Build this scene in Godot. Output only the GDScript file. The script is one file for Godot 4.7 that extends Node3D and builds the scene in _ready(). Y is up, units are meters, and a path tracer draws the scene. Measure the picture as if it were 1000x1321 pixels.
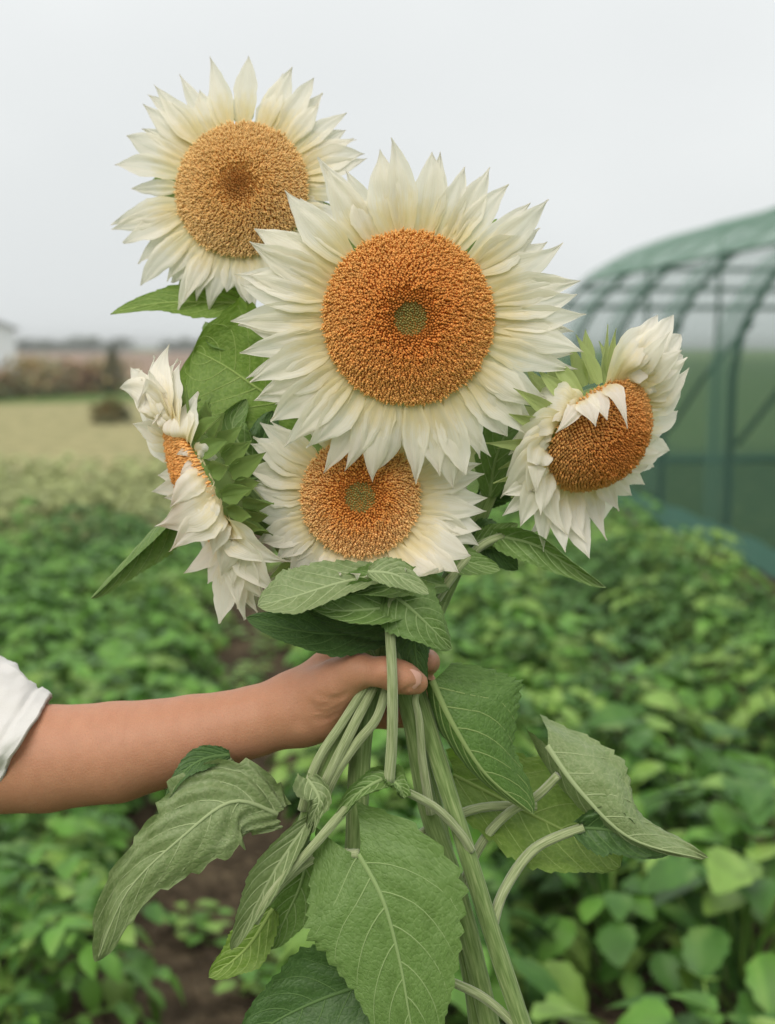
extends Node3D
# A hand holding five cream sunflowers upright in front of a vegetable field, on an overcast day.
# World: metres, y up, the camera stands over the origin and looks along -z.

var rng := RandomNumberGenerator.new()
var noise := FastNoiseLite.new()
var M := {}
const ROW_YAW := 0.0996          # the crop rows and the tunnel run a little to the left of -z

class MB:                        # collects triangles (written counter-clockwise) for ONE mesh
	var v := PackedVector3Array()
	var uv := PackedVector2Array()
	var idx := PackedInt32Array()
	var col := PackedColorArray()
	func add(p: Vector3, t := Vector2.ZERO) -> int:
		v.append(p); uv.append(t)
		return v.size() - 1
	func tri(a: int, b: int, c: int) -> void:
		idx.append(a); idx.append(c); idx.append(b)
	func quad(a: int, b: int, c: int, d: int) -> void:
		tri(a, b, c); tri(a, c, d)
	func commit(flat := false) -> ArrayMesh:
		if flat:
			var v2 := PackedVector3Array(); var u2 := PackedVector2Array(); var c2 := PackedColorArray(); var i2 := PackedInt32Array()
			for k in idx.size():
				v2.append(v[idx[k]]); u2.append(uv[idx[k]]); i2.append(k)
				if col.size(): c2.append(col[idx[k]])
			v = v2; uv = u2; col = c2; idx = i2
		var n := PackedVector3Array()
		n.resize(v.size())
		for k in range(0, idx.size(), 3):
			var a := idx[k]; var b := idx[k + 1]; var c := idx[k + 2]
			var f := (v[c] - v[a]).cross(v[b] - v[a])
			n[a] += f; n[b] += f; n[c] += f
		for k in n.size():
			n[k] = n[k].normalized() if n[k].length_squared() > 0.0 else Vector3.UP
		var arr := []
		arr.resize(Mesh.ARRAY_MAX)
		arr[Mesh.ARRAY_VERTEX] = v; arr[Mesh.ARRAY_NORMAL] = n; arr[Mesh.ARRAY_TEX_UV] = uv; arr[Mesh.ARRAY_INDEX] = idx
		if col.size(): arr[Mesh.ARRAY_COLOR] = col
		var m := ArrayMesh.new()
		m.add_surface_from_arrays(Mesh.PRIMITIVE_TRIANGLES, arr)
		return m

func tag(o: Node3D, label: String, category: String, group := "", kind := "") -> Node3D:
	if label: o.set_meta("label", label)
	if category: o.set_meta("category", category)
	if group: o.set_meta("group", group)
	if kind: o.set_meta("kind", kind)
	return o

func put(called: String, mesh: Mesh, mat: Material, parent: Node3D) -> MeshInstance3D:
	var o := MeshInstance3D.new()
	o.name = called; o.mesh = mesh; o.material_override = mat
	parent.add_child(o, true)
	return o

var used := {}
func base(called: String, where: Vector3, turn := 0.0) -> Node3D:
	var o := Node3D.new()
	used[called] = used.get(called, -1) + 1
	o.name = called if used[called] == 0 else "%s_%03d" % [called, used[called]]
	add_child(o)
	o.position = where; o.rotation.y = turn
	return o

const ORD := ["first", "second", "third", "fourth", "fifth", "sixth", "seventh", "eighth", "ninth", "tenth", "eleventh", "twelfth", "thirteenth", "fourteenth", "fifteenth", "sixteenth", "seventeenth", "eighteenth", "nineteenth", "twentieth"]
func ordinal(k: int) -> String:
	if k < 20: return ORD[k]
	return ["twenty", "thirty", "forty"][int((k + 1) / 10) - 2] + ("-" + ORD[(k + 1) % 10 - 1] if (k + 1) % 10 > 0 else "th")

func row(lat: float, along: float, y := 0.0) -> Vector3:     # lateral and forward distance along the crop rows
	return Vector3(lat, y, -along).rotated(Vector3.UP, ROW_YAW)

func smooth_path(p: Array, n: int) -> Array:
	var out := []
	var last := p.size() - 1
	for i in n + 1:
		var f := float(i) / n * last
		var k := mini(int(f), last - 1)
		var t := f - k
		var a: Vector3 = p[maxi(k - 1, 0)]; var b: Vector3 = p[k]; var c: Vector3 = p[k + 1]; var d: Vector3 = p[mini(k + 2, last)]
		out.append(0.5 * (2.0 * b + (c - a) * t + (2.0 * a - 5.0 * b + 4.0 * c - d) * t * t + (3.0 * b - a - 3.0 * c + d) * t * t * t))
	return out

func tube(mb: MB, pts: Array, r0: float, r1: float, sides := 8, ridge := 0.0, swell := 0.0) -> void:
	var n := pts.size()
	var t0: Vector3 = (pts[1] - pts[0]).normalized()
	var side := t0.cross(Vector3(0.3, 0.2, 1.0)).normalized()
	var rings := []
	var run := 0.0
	for i in n:
		var t: Vector3 = (pts[mini(i + 1, n - 1)] - pts[maxi(i - 1, 0)]).normalized()
		side = (side - t * side.dot(t)).normalized()
		var up := t.cross(side)
		var f := float(i) / (n - 1)
		var r := lerpf(r0, r1, f)
		if swell > 0.0: r *= 1.0 + swell * noise.get_noise_3dv(pts[i] * 600.0)
		if i > 0: run += pts[i].distance_to(pts[i - 1])
		var ring := []
		for k in sides + 1:
			var a := TAU * k / sides
			var rr := r * (1.0 + (ridge * cos(a * 5.0) if ridge > 0.0 else 0.0))
			ring.append(mb.add(pts[i] + (side * cos(a) + up * sin(a)) * rr, Vector2(float(k) / sides, run * 20.0)))
		rings.append(ring)
	for i in n - 1:
		for k in sides:
			mb.quad(rings[i][k], rings[i][k + 1], rings[i + 1][k + 1], rings[i + 1][k])
	for e in [0, n - 1]:
		var c := mb.add(pts[e], Vector2(0.5, run * 20.0))
		for k in sides:
			if e == 0: mb.tri(c, rings[e][k + 1], rings[e][k])
			else: mb.tri(c, rings[e][k], rings[e][k + 1])

# ---------------------------------------------------------------- materials

func srgb(r: float, g: float, b: float) -> Color:            # linear base colour -> what albedo_color takes
	return Color(r, g, b).linear_to_srgb()

func mat(called: String, c: Color, rough := 0.7, spec := 0.4) -> StandardMaterial3D:
	var m := StandardMaterial3D.new()
	m.resource_name = called; m.albedo_color = c; m.roughness = rough; m.metallic_specular = spec
	m.cull_mode = BaseMaterial3D.CULL_DISABLED
	M[called] = m
	return m

func noise_tex(type: int, freq: float, ramp: Array, size := 512, octaves := 4, ret := -1, seed_ := 3) -> NoiseTexture2D:
	var f := FastNoiseLite.new()
	f.noise_type = type; f.frequency = freq; f.fractal_octaves = octaves; f.seed = seed_
	if ret >= 0: f.cellular_return_type = ret
	if type == FastNoiseLite.TYPE_CELLULAR and octaves <= 1: f.fractal_type = FastNoiseLite.FRACTAL_NONE
	var t := NoiseTexture2D.new()
	t.width = size; t.height = size; t.seamless = true; t.noise = f
	if ramp.size():
		var g := Gradient.new()
		var off := PackedFloat32Array(); var cols := PackedColorArray()
		for k in ramp.size():
			off.append(ramp[k][0]); cols.append(ramp[k][1])
		g.offsets = off; g.colors = cols
		t.color_ramp = g
	return t

func grey(x: float) -> Color: return Color(x, x, x)

func petal_textures() -> Array:
	# long fine nerves along the petal, ivory with a straw tint where it grows out of the head
	var w := 128; var h := 128
	var im := Image.create(w, h, false, Image.FORMAT_RGB8)
	var hi := Image.create(w, h, false, Image.FORMAT_RGB8)
	var f := FastNoiseLite.new(); f.frequency = 0.16; f.seed = 8
	var g := FastNoiseLite.new(); g.frequency = 0.03; g.seed = 5
	var ivory := Color(0.975, 0.965, 0.935); var straw := Color(0.955, 0.90, 0.70)
	for y in h:
		for x in w:
			var nerve := f.get_noise_2d(x, y * 0.05)
			var fleck := g.get_noise_2d(x * 0.7, y * 1.0)
			var t := clampf(1.0 - float(y) / h * 2.1 + fleck * 0.35 + nerve * 0.25, 0.0, 1.0)
			var c := ivory.lerp(straw, t)
			c = c.lerp(Color(0.945, 0.925, 0.85), clampf(nerve * 0.8, 0.0, 0.4))
			im.set_pixel(x, y, c)
			hi.set_pixel(x, y, grey(0.5 + 0.5 * nerve))
	return [ImageTexture.create_from_image(im), ImageTexture.create_from_image(hi)]

func make_materials() -> void:
	var pt := petal_textures()
	var m := mat("petal", Color(1, 1, 1), 0.62, 0.35)
	m.albedo_texture = pt[0]
	m.heightmap_enabled = true; m.heightmap_texture = pt[1]; m.heightmap_scale = 0.022
	m.backlight_enabled = true; m.backlight = srgb(0.96, 0.95, 0.89)
	# florets: MultiMesh colours
	m = mat("floret", Color(1, 1, 1), 0.75, 0.3)
	m.vertex_color_use_as_albedo = true
	m = mat("receptacle", srgb(0.55, 0.22, 0.05), 0.9, 0.2)
	# bouquet leaves: a pale net of fine veins over green, upper and lower faces alike
	var defs := {"leaf_mid": [Color(0.435, 0.55, 0.31), Color(0.405, 0.525, 0.28), Color(0.475, 0.585, 0.35), 0.30],
		"leaf_deep": [Color(0.355, 0.485, 0.235), Color(0.325, 0.455, 0.205), Color(0.40, 0.525, 0.28), 0.28],
		"leaf_dark": [Color(0.285, 0.405, 0.22), Color(0.255, 0.375, 0.195), Color(0.33, 0.445, 0.26), 0.2],
		"leaf_fresh": [Color(0.49, 0.60, 0.285), Color(0.45, 0.57, 0.25), Color(0.55, 0.645, 0.34), 0.62],
		"leaf_pale": [Color(0.53, 0.595, 0.425), Color(0.49, 0.57, 0.385), Color(0.58, 0.64, 0.475), 0.28]}
	var bump := noise_tex(FastNoiseLite.TYPE_CELLULAR, 0.035, [[0.0, grey(0.0)], [0.35, grey(0.75)], [1.0, grey(1.0)]], 512, 2, FastNoiseLite.RETURN_DISTANCE2_SUB, 4)
	var sd := 11
	for k in defs:
		var d: Array = defs[k]
		m = mat(k, Color(1, 1, 1), 0.52, 0.45)
		m.albedo_texture = noise_tex(FastNoiseLite.TYPE_CELLULAR, 0.03, [[0.0, d[2]], [0.16, d[0]], [0.6, d[1]], [1.0, d[0]]], 512, 2, FastNoiseLite.RETURN_DISTANCE2_SUB, sd)
		m.uv1_scale = Vector3(13, 13, 1)
		m.detail_enabled = true; m.detail_blend_mode = BaseMaterial3D.BLEND_MODE_MUL
		m.detail_uv_layer = BaseMaterial3D.DETAIL_UV_1
		m.detail_albedo = noise_tex(FastNoiseLite.TYPE_SIMPLEX_SMOOTH, 0.006, [[0.0, Color(0.86, 0.88, 0.80)], [0.5, Color(0.97, 0.98, 0.94)], [1.0, Color(1, 1, 1)]], 512, 5, -1, sd + 1)
		m.heightmap_enabled = true; m.heightmap_texture = bump; m.heightmap_scale = 0.03
		m.backlight_enabled = true; m.backlight = srgb(d[3], d[3] * 1.15, d[3] * 0.45)
		m.rim_enabled = true; m.rim = 0.1; m.rim_tint = 0.6
		sd += 2
	mat("vein_mid", Color(0.53, 0.62, 0.41), 0.65, 0.3)
	mat("vein_deep", Color(0.50, 0.58, 0.36), 0.65, 0.3)
	mat("vein_dark", Color(0.34, 0.45, 0.26), 0.65, 0.3)
	mat("vein_fresh", Color(0.55, 0.64, 0.36), 0.65, 0.3)
	mat("vein_pale", Color(0.60, 0.66, 0.49), 0.65, 0.3)
	m = mat("stem", Color(1, 1, 1), 0.7, 0.3)
	m.albedo_texture = noise_tex(FastNoiseLite.TYPE_SIMPLEX_SMOOTH, 0.02, [[0.1, Color(0.37, 0.46, 0.25)], [0.5, Color(0.46, 0.55, 0.33)], [0.9, Color(0.57, 0.63, 0.43)]], 256, 4)
	m.uv1_scale = Vector3(3, 0.35, 1)
	m.rim_enabled = true; m.rim = 0.4; m.rim_tint = 0.5
	m = mat("petiole", Color(1, 1, 1), 0.65, 0.3)
	m.albedo_texture = noise_tex(FastNoiseLite.TYPE_SIMPLEX_SMOOTH, 0.02, [[0.1, Color(0.46, 0.52, 0.34)], [0.5, Color(0.57, 0.62, 0.45)], [0.9, Color(0.68, 0.71, 0.57)]], 256, 4, -1, 7)
	m.uv1_scale = Vector3(3, 0.35, 1)
	m.rim_enabled = true; m.rim = 0.7; m.rim_tint = 0.4
	m = mat("bract", Color(0.47, 0.57, 0.31), 0.6, 0.35)
	m.backlight_enabled = true; m.backlight = srgb(0.3, 0.36, 0.12)
	m.rim_enabled = true; m.rim = 0.5; m.rim_tint = 0.4
	m = mat("bract_pale", Color(0.62, 0.68, 0.44), 0.6, 0.35)
	m.backlight_enabled = true; m.backlight = srgb(0.4, 0.45, 0.2)
	m = mat("bract_dark", Color(0.40, 0.50, 0.26), 0.6, 0.35)
	m.backlight_enabled = true; m.backlight = srgb(0.22, 0.27, 0.1)
	# skin, nail, linen
	m = mat("skin", Color(1, 1, 1), 0.52, 0.42)
	m.albedo_texture = noise_tex(FastNoiseLite.TYPE_SIMPLEX_SMOOTH, 0.012, [[0.0, Color(0.705, 0.51, 0.405)], [0.5, Color(0.725, 0.53, 0.422)], [1.0, Color(0.745, 0.55, 0.44)]], 512, 6, -1, 2)
	m.uv1_triplanar = true; m.uv1_scale = Vector3(14, 14, 14)
	m.heightmap_enabled = true; m.heightmap_scale = 0.012
	m.heightmap_texture = noise_tex(FastNoiseLite.TYPE_CELLULAR, 0.06, [[0.0, grey(0)], [0.4, grey(0.8)], [1.0, grey(1)]], 512, 2, FastNoiseLite.RETURN_DISTANCE2_SUB, 9)
	m.detail_enabled = true; m.detail_blend_mode = BaseMaterial3D.BLEND_MODE_MUL
	m.detail_albedo = noise_tex(FastNoiseLite.TYPE_SIMPLEX, 0.11, [[0.0, Color(0.90, 0.87, 0.85)], [0.45, Color(0.99, 0.985, 0.98)], [1.0, Color(1, 1, 1)]], 512, 3, -1, 31)
	m.subsurf_scatter_enabled = true; m.subsurf_scatter_strength = 0.12
	m = mat("nail", Color(0.80, 0.62, 0.56), 0.28, 0.5)
	m = mat("linen", Color(1, 1, 1), 0.9, 0.2)
	m.albedo_texture = noise_tex(FastNoiseLite.TYPE_SIMPLEX, 0.05, [[0.0, Color(0.86, 0.862, 0.855)], [1.0, Color(0.91, 0.912, 0.905)]], 256, 4, -1, 6)
	m.uv1_scale = Vector3(6, 6, 1)
	m.heightmap_enabled = true; m.heightmap_texture = weave(); m.heightmap_scale = 0.03
	m.rim_enabled = true; m.rim = 0.3
	m.backlight_enabled = true; m.backlight = srgb(0.3, 0.3, 0.3)
	# field
	m = mat("soil", Color(1, 1, 1), 0.95, 0.15)
	m.albedo_texture = noise_tex(FastNoiseLite.TYPE_SIMPLEX_SMOOTH, 0.02, [[0.0, Color(0.235, 0.205, 0.165)], [0.45, Color(0.33, 0.29, 0.235)], [0.75, Color(0.40, 0.355, 0.285)], [1.0, Color(0.47, 0.42, 0.345)]], 512, 6, -1, 14)
	m.uv1_triplanar = true; m.uv1_world_triplanar = true; m.uv1_scale = Vector3(0.9, 0.9, 0.9)
	m.heightmap_enabled = true; m.heightmap_scale = 4.0
	m.heightmap_texture = noise_tex(FastNoiseLite.TYPE_SIMPLEX, 0.04, [], 512, 5, -1, 15)
	for d in [["grass", Color(0.23, 0.33, 0.175), Color(0.34, 0.40, 0.235), 0.35], ["dry_grass", Color(0.53, 0.53, 0.38), Color(0.66, 0.63, 0.47), 0.3], ["plough", Color(0.50, 0.43, 0.38), Color(0.62, 0.54, 0.47), 0.05], ["meadow", Color(0.31, 0.41, 0.22), Color(0.42, 0.48, 0.28), 0.15]]:
		m = mat(d[0], Color(1, 1, 1), 0.95, 0.15)
		m.albedo_texture = noise_tex(FastNoiseLite.TYPE_SIMPLEX_SMOOTH, 0.015, [[0.2, d[1]], [0.8, d[2]]], 512, 6, -1, 21)
		m.uv1_triplanar = true; m.uv1_world_triplanar = true; m.uv1_scale = Vector3.ONE * d[3]
	for d in [["crop_green", Color(0.345, 0.54, 0.18)], ["crop_deep", Color(0.24, 0.415, 0.135)], ["crop_light", Color(0.46, 0.605, 0.26)], ["crop_straw", Color(0.64, 0.68, 0.45)], ["crop_blue", Color(0.38, 0.50, 0.31)],
			["hedge", Color(0.32, 0.385, 0.29)], ["fir", Color(0.54, 0.59, 0.48)], ["rust", Color(0.66, 0.48, 0.38)], ["pink_bloom", Color(0.74, 0.55, 0.49)], ["amber", Color(0.70, 0.61, 0.42)], ["olive", Color(0.58, 0.59, 0.44)]]:
		m = mat(d[0], Color(1, 1, 1), 0.5, 0.45)
		var base_c: Color = d[1]
		m.albedo_texture = noise_tex(FastNoiseLite.TYPE_SIMPLEX_SMOOTH, 0.012, [[0.15, base_c.darkened(0.16)], [0.5, base_c], [0.85, base_c.lerp(Color(0.68, 0.72, 0.48), 0.28)]], 128, 4, -1, 40)
		m.uv1_triplanar = true; m.uv1_world_triplanar = true; m.uv1_scale = Vector3.ONE * 5.0
		m.backlight_enabled = true
		var b: Color = d[1]
		m.backlight = b.darkened(0.55)
	mat("crop_stem", Color(0.45, 0.52, 0.32), 0.7, 0.3)
	# tunnel
	mat("hoop_steel", Color(0.17, 0.29, 0.25), 0.6, 0.4)
	for d in [["net", 0.30], ["net_band", 0.48], ["net_roof", 0.74], ["net_skirt", 0.15]]:
		m = mat(d[0], Color(0.36, 0.48, 0.43, d[1]), 0.9, 0.1)
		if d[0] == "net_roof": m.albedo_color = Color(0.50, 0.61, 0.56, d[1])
		m.transparency = BaseMaterial3D.TRANSPARENCY_ALPHA
		m.backlight_enabled = true; m.backlight = Color(0.40, 0.58, 0.52)
	mat("net_hem", Color(0.27, 0.41, 0.36), 0.8, 0.2)
	mat("shed_wall", Color(0.83, 0.87, 0.89), 0.6, 0.3)
	mat("shed_roof", Color(0.76, 0.80, 0.83), 0.6, 0.3)

func weave() -> ImageTexture:
	var im := Image.create(64, 64, false, Image.FORMAT_RGB8)
	for y in 64:
		for x in 64:
			var a := absf(sin(x * PI / 4.0)); var b := absf(sin(y * PI / 4.0))
			im.set_pixel(x, y, grey(clampf(maxf(a * (1.0 if (x / 4 + y / 4) % 2 == 0 else 0.6), b * (0.6 if (x / 4 + y / 4) % 2 == 0 else 1.0)), 0, 1)))
	return ImageTexture.create_from_image(im)

# ---------------------------------------------------------------- sunflower pieces

func petal_mesh(b: Vector3, ctrl: Vector3, tip: Vector3, side0: Vector3, hw: float, cup: float, twist: float, ragged: float, face := Vector3.ZERO) -> ArrayMesh:
	var mb := MB.new()
	var rows := 18; var cols := 10
	var ridge := rng.randf_range(0.0003, 0.0007)
	var peak := rng.randf_range(0.36, 0.56)
	var blunt := rng.randf_range(1.25, 2.3)
	var folds := rng.randf_range(1.1, 1.7)
	var hook := rng.randf_range(-0.55, 0.55) * hw
	var nick := rng.randf_range(-0.5, 0.5)
	var ids := []
	var sd := rng.randf() * 100.0
	for i in rows + 1:
		var t := float(i) / rows
		var p := b.lerp(ctrl, t).lerp(ctrl.lerp(tip, t), t)
		var tan := ((ctrl - b) * (1.0 - t) + (tip - ctrl) * t).normalized()
		var s := (side0 - tan * side0.dot(tan)).normalized()
		if face != Vector3.ZERO:          # a petal of a side-on head turns its face outwards
			var want := face.cross(tan).normalized()
			if want.dot(s) < 0.0: want = -want
			s = s.lerp(want, smoothstep(0.0, 0.45, t) * 0.8).normalized()
			s = (s - tan * s.dot(tan)).normalized()
		s = s.rotated(tan, twist * t * t)
		var up := tan.cross(s).normalized()
		if i == 0 and up.dot(tan.cross(side0)) < 0.0: up = -up
		var f := 0.0
		if t < peak: f = 0.45 + 0.55 * sin(t / peak * PI / 2.0)
		else:
			var u := (t - peak) / (1.0 - peak)
			f = pow(1.0 - pow(u, blunt), 1.15) * (1.0 - 0.15 * u)
		f = maxf(f, 0.02)
		var line := []
		for k in cols + 1:
			var x := float(k) / cols * 2.0 - 1.0
			var wob := 1.0 + ragged * noise.get_noise_2d(sd + t * 60.0, signf(x) * 40.0)
			var off := s * (x * hw * f * wob)
			off += up * (cup * hw * f * (x * x - 0.4) + ridge * cos(x * TAU * folds + nick) * sin(PI * pow(t, 0.7)))
			off += s * (hook * pow(t, 4.0))
			off += up * (noise.get_noise_2d(sd + t * 25.0, x * 12.0) * hw * 0.3 * t)
			line.append(mb.add(p + off, Vector2(float(k) / cols, t)))
		ids.append(line)
	for i in rows:
		for k in cols:
			mb.quad(ids[i][k], ids[i][k + 1], ids[i + 1][k + 1], ids[i + 1][k])
	return mb.commit()

func floret_mesh(open: bool) -> ArrayMesh:
	# a little five-sided corolla tube; open ones end in two curled pale arms
	var mb := MB.new()
	var add := func(r: float, y: float, c: Color, lean: float) -> Array:
		var ring := []
		for k in 5:
			var a := TAU * k / 5.0
			ring.append(mb.add(Vector3(cos(a) * r + lean, y, sin(a) * r)))
			mb.col.append(c)
		return ring
	var base_c := Color(0.97, 0.9, 0.8); var neck := Color(0.98, 0.94, 0.9); var lip := Color(1, 1, 1)
	var rings := []
	if open:
		rings = [add.call(0.55, 0.0, base_c, 0.0), add.call(0.6, 2.2, base_c, 0.0), add.call(0.45, 3.4, neck, 0.0), add.call(0.62, 4.4, lip, 0.12), add.call(0.12, 5.0, lip, 0.3)]
	else:
		rings = [add.call(0.6, 0.0, base_c, 0.0), add.call(0.8, 1.6, neck, 0.0), add.call(0.66, 2.6, lip, 0.0), add.call(0.1, 3.3, lip, 0.0)]
	for i in rings.size() - 1:
		for k in 5:
			mb.quad(rings[i][k], rings[i + 1][k], rings[i + 1][(k + 1) % 5], rings[i][(k + 1) % 5])
	if open:
		for s in [-1.0, 1.0]:
			var q := []
			for i in 4:
				var a := float(i) / 3.0 * 2.3
				var p := Vector3(0.15 * s + s * 0.32 * (1.0 - cos(a)), 4.5 + 0.9 * sin(a), 0.1 * s)
				for e in [-0.2, 0.2]:
					q.append(mb.add(p + Vector3(0, 0, e))); mb.col.append(Color(1.12, 1.2, 1.55))
			for i in 3:
				mb.quad(q[i * 2], q[i * 2 + 1], q[i * 2 + 3], q[i * 2 + 2])
	return mb.commit()

func frame_of(n: Vector3) -> Basis:
	var x := Vector3.UP.cross(n).normalized()
	return Basis(x, n.cross(x), n)

func head(root: Node3D, f: Dictionary, o: Dictionary) -> void:
	# the flower head: domed disc, florets, ray petals, bracts behind
	var B := frame_of(f.n)
	var C: Vector3 = f.at - root.position
	var R: float = f.r
	var dome: float = o.dome
	var loc := func(p: Vector3) -> Vector3: return C + B * p
	var height := func(r: float) -> float:
		var u := r / R
		return dome * (1.0 - pow(u, 2.4)) - o.get("dip", 0.0) * exp(-pow(u / 0.22, 2.0))
	var mb := MB.new()
	var rings := []
	for i in 13:
		var r := R * (1.0 - i / 12.0)
		var ring := []
		for k in 33:
			var a := TAU * k / 32.0
			ring.append(mb.add(loc.call(Vector3(cos(a) * r, sin(a) * r, height.call(r) - 0.0008))))
		rings.append(ring)
	for i in 12:
		for k in 32: mb.quad(rings[i][k], rings[i][k + 1], rings[i + 1][k + 1], rings[i + 1][k])
	# the back of the receptacle tapers to the stem
	var prof := [[R, -0.002], [R * 0.90, -0.006], [R * 0.70, -0.016], [R * 0.35, -0.024], [0.009, -0.032]]
	put("seed_disc", mb.commit(), M.receptacle, root)
	mb = MB.new()
	var prev: Array = []
	for k in 33: prev.append(mb.add(loc.call(Vector3(cos(TAU * k / 32.0) * R * 0.985, sin(TAU * k / 32.0) * R * 0.985, 0.0))))
	for q in prof:
		var ring := []
		for k in 33:
			var a := TAU * k / 32.0
			ring.append(mb.add(loc.call(Vector3(cos(a) * q[0], sin(a) * q[0], q[1]))))
		for k in 32: mb.quad(prev[k + 1], prev[k], ring[k], ring[k + 1])
		prev = ring
	put("calyx", mb.commit(), M.bract, root)
	# florets on a golden-angle spiral
	var pitch: float = o.get("pitch", 0.00165)
	var total := int(PI * R * R / (pitch * pitch * 0.78))
	var open_t: Array[Transform3D] = []; var open_c := []
	var bud_t: Array[Transform3D] = []; var bud_c := []
	for i in total:
		var r := R * 0.985 * sqrt((i + 0.5) / total)
		var a := i * 2.399963
		var u := r / R
		var e := 0.0005
		var slope: float = (height.call(minf(r + e, R)) - height.call(maxf(r - e, 0.0))) / (2.0 * e)
		var rad := Vector3(cos(a), sin(a), 0)
		var nn: Vector3 = (Vector3(0, 0, 1) - rad * clampf(slope, -2.0, 0.6) + rad * o.get("splay", 0.25) * u + Vector3(rng.randf_range(-1, 1), rng.randf_range(-1, 1), 0) * 0.14).normalized()
		var xx: Vector3 = nn.cross(Vector3(-sin(a), cos(a), 0)).normalized().rotated(nn, rng.randf_range(-0.9, 0.9))
		var bs := Basis(xx, nn, xx.cross(nn))
		var green: float = o.green
		if u < green:
			var sc := pitch * 0.58 * rng.randf_range(0.85, 1.1)
			bud_t.append(Transform3D(B * bs.scaled_local(Vector3(sc, sc * 0.8, sc)), loc.call(Vector3(rad.x * r, rad.y * r, height.call(r) - 0.0018))))
			var c := Color(0.30, 0.27, 0.09) * rng.randf_range(0.75, 1.15)
			bud_c.append(c)
		elif u + rng.randf_range(-0.09, 0.09) < o.bud:
			var sc := pitch * 0.60 * rng.randf_range(0.9, 1.1)
			bud_t.append(Transform3D(B * bs.scaled_local(Vector3(sc, sc * 1.25, sc)), loc.call(Vector3(rad.x * r, rad.y * r, height.call(r) - 0.002))))
			bud_c.append((o.inner as Color).lerp(o.mid, clampf(pow(u / o.bud, 2.0) + rng.randf_range(-0.2, 0.2), 0, 1)) * rng.randf_range(0.8, 1.12))
		else:
			var sc := pitch * 0.78 * rng.randf_range(0.88, 1.15)
			open_t.append(Transform3D(B * bs.scaled_local(Vector3(sc, sc * rng.randf_range(0.6, 0.85), sc)), loc.call(Vector3(rad.x * r, rad.y * r, height.call(r) - 0.002))))
			var k := clampf((u - o.bud) / (1.0 - o.bud) + rng.randf_range(-0.2, 0.2), 0, 1)
			open_c.append((o.mid as Color).lerp(o.outer, k) * rng.randf_range(0.86, 1.12))
	for set_ in [[true, open_t, open_c, "open_florets"], [false, bud_t, bud_c, "floret_buds"]]:
		if set_[1].is_empty(): continue
		var mm := MultiMesh.new()
		mm.transform_format = MultiMesh.TRANSFORM_3D
		mm.use_colors = true
		mm.mesh = floret_mesh(set_[0])
		mm.instance_count = set_[1].size()
		for i in set_[1].size():
			mm.set_instance_transform(i, set_[1][i])
			var c: Color = set_[2][i]
			mm.set_instance_color(i, Color(c.r, c.g, c.b, 1.0))
		var mi := MultiMeshInstance3D.new()
		mi.name = set_[3]; mi.multimesh = mm; mi.material_override = M.floret
		mi.set_meta("kind", "stuff")
		root.add_child(mi, true)
	# ray petals: each from its place on the rim to its own tip
	var all: Array = f.petals.duplicate()
	for k in o.get("fill", 0):        # a hidden second rank
		var a: float = TAU * (k + rng.randf_range(-0.3, 0.3)) / o.fill
		var len_: float = R + o.len * rng.randf_range(0.75, 1.02)
		if o.has("fill_skip") and (B * Vector3(cos(a), sin(a), 0)).z > o.fill_skip: continue
		all.append([a, cos(a) * len_, sin(a) * len_, rng.randf_range(-0.012, -0.002) + o.get("fill_rise", 0.0) * rng.randf_range(0.4, 1.2), 0.1 + o.get("fill_rise", 0.0) * 8.0, rng.randf_range(0.75, 1.05)])
	for q in all:
		var a: float = q[0]
		var rad := Vector3(cos(a), sin(a), 0)
		var bl := rad * R * 0.97 + Vector3(0, 0, rng.randf_range(-0.004, 0.0))
		var tl := Vector3(q[1], q[2], q[3] + rng.randf_range(-0.004, 0.004))
		var L := bl.distance_to(tl)
		var dir := (rad * cos(q[4]) + Vector3(0, 0, 1) * sin(q[4])).normalized()
		var cl := bl + dir * L * 0.5 + Vector3(rng.randf_range(-1, 1), rng.randf_range(-1, 1), 0) * L * 0.04
		if tl.normalized().dot(rad) > 0.9 and absf(q[3]) < 0.03:
			cl = cl.lerp((bl + tl) * 0.5 + Vector3(0, 0, L * 0.12), 0.5)
		var sd := Vector3(-sin(a), cos(a), 0)
		var hw: float = o.width * float(q[5]) * rng.randf_range(0.82, 1.12)
		put("petal", petal_mesh(loc.call(bl), loc.call(cl), loc.call(tl), B * sd, minf(hw, L * 0.27 * maxf(1.0, float(q[5]))), rng.randf_range(-0.1, 0.35), rng.randf_range(-0.5, 0.5), 0.2, o.get("face", Vector3.ZERO)), M.petal, root)
	# green bracts behind the petals, in two ranks
	for rank in 2:
		for k in o.bracts:
			var a: float = TAU * (k + 0.5 * rank + rng.randf_range(-0.3, 0.3)) / o.bracts
			var rad := Vector3(cos(a), sin(a), 0)
			var len_: float = o.get("bract_len", 0.03) * rng.randf_range(0.75, 1.3)
			var back: float = rng.randf_range(0.15, o.get("bract_back", 0.6))
			var bl := rad * R * (0.99 if rank == 0 else 0.78) + Vector3(0, 0, -0.004 if rank == 0 else -0.016)
			var cl: Vector3 = bl + (rad * 0.7 - Vector3(0, 0, 0.7)) * o.get("bract_root", 0.012)
			var tl := cl + (rad * (1.0 - 0.5 * back) - Vector3(0, 0, back) + Vector3(rng.randf_range(-1, 1), rng.randf_range(-1, 1), 0) * 0.25) * len_
			put("bract", petal_mesh(loc.call(bl), loc.call(cl), loc.call(tl), B * Vector3(-sin(a), cos(a), 0), o.get("bract_width", 0.0075), 0.6, rng.randf_range(-0.8, 0.8), 0.1), M[o.get("bract_mat", "bract")], root)

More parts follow.
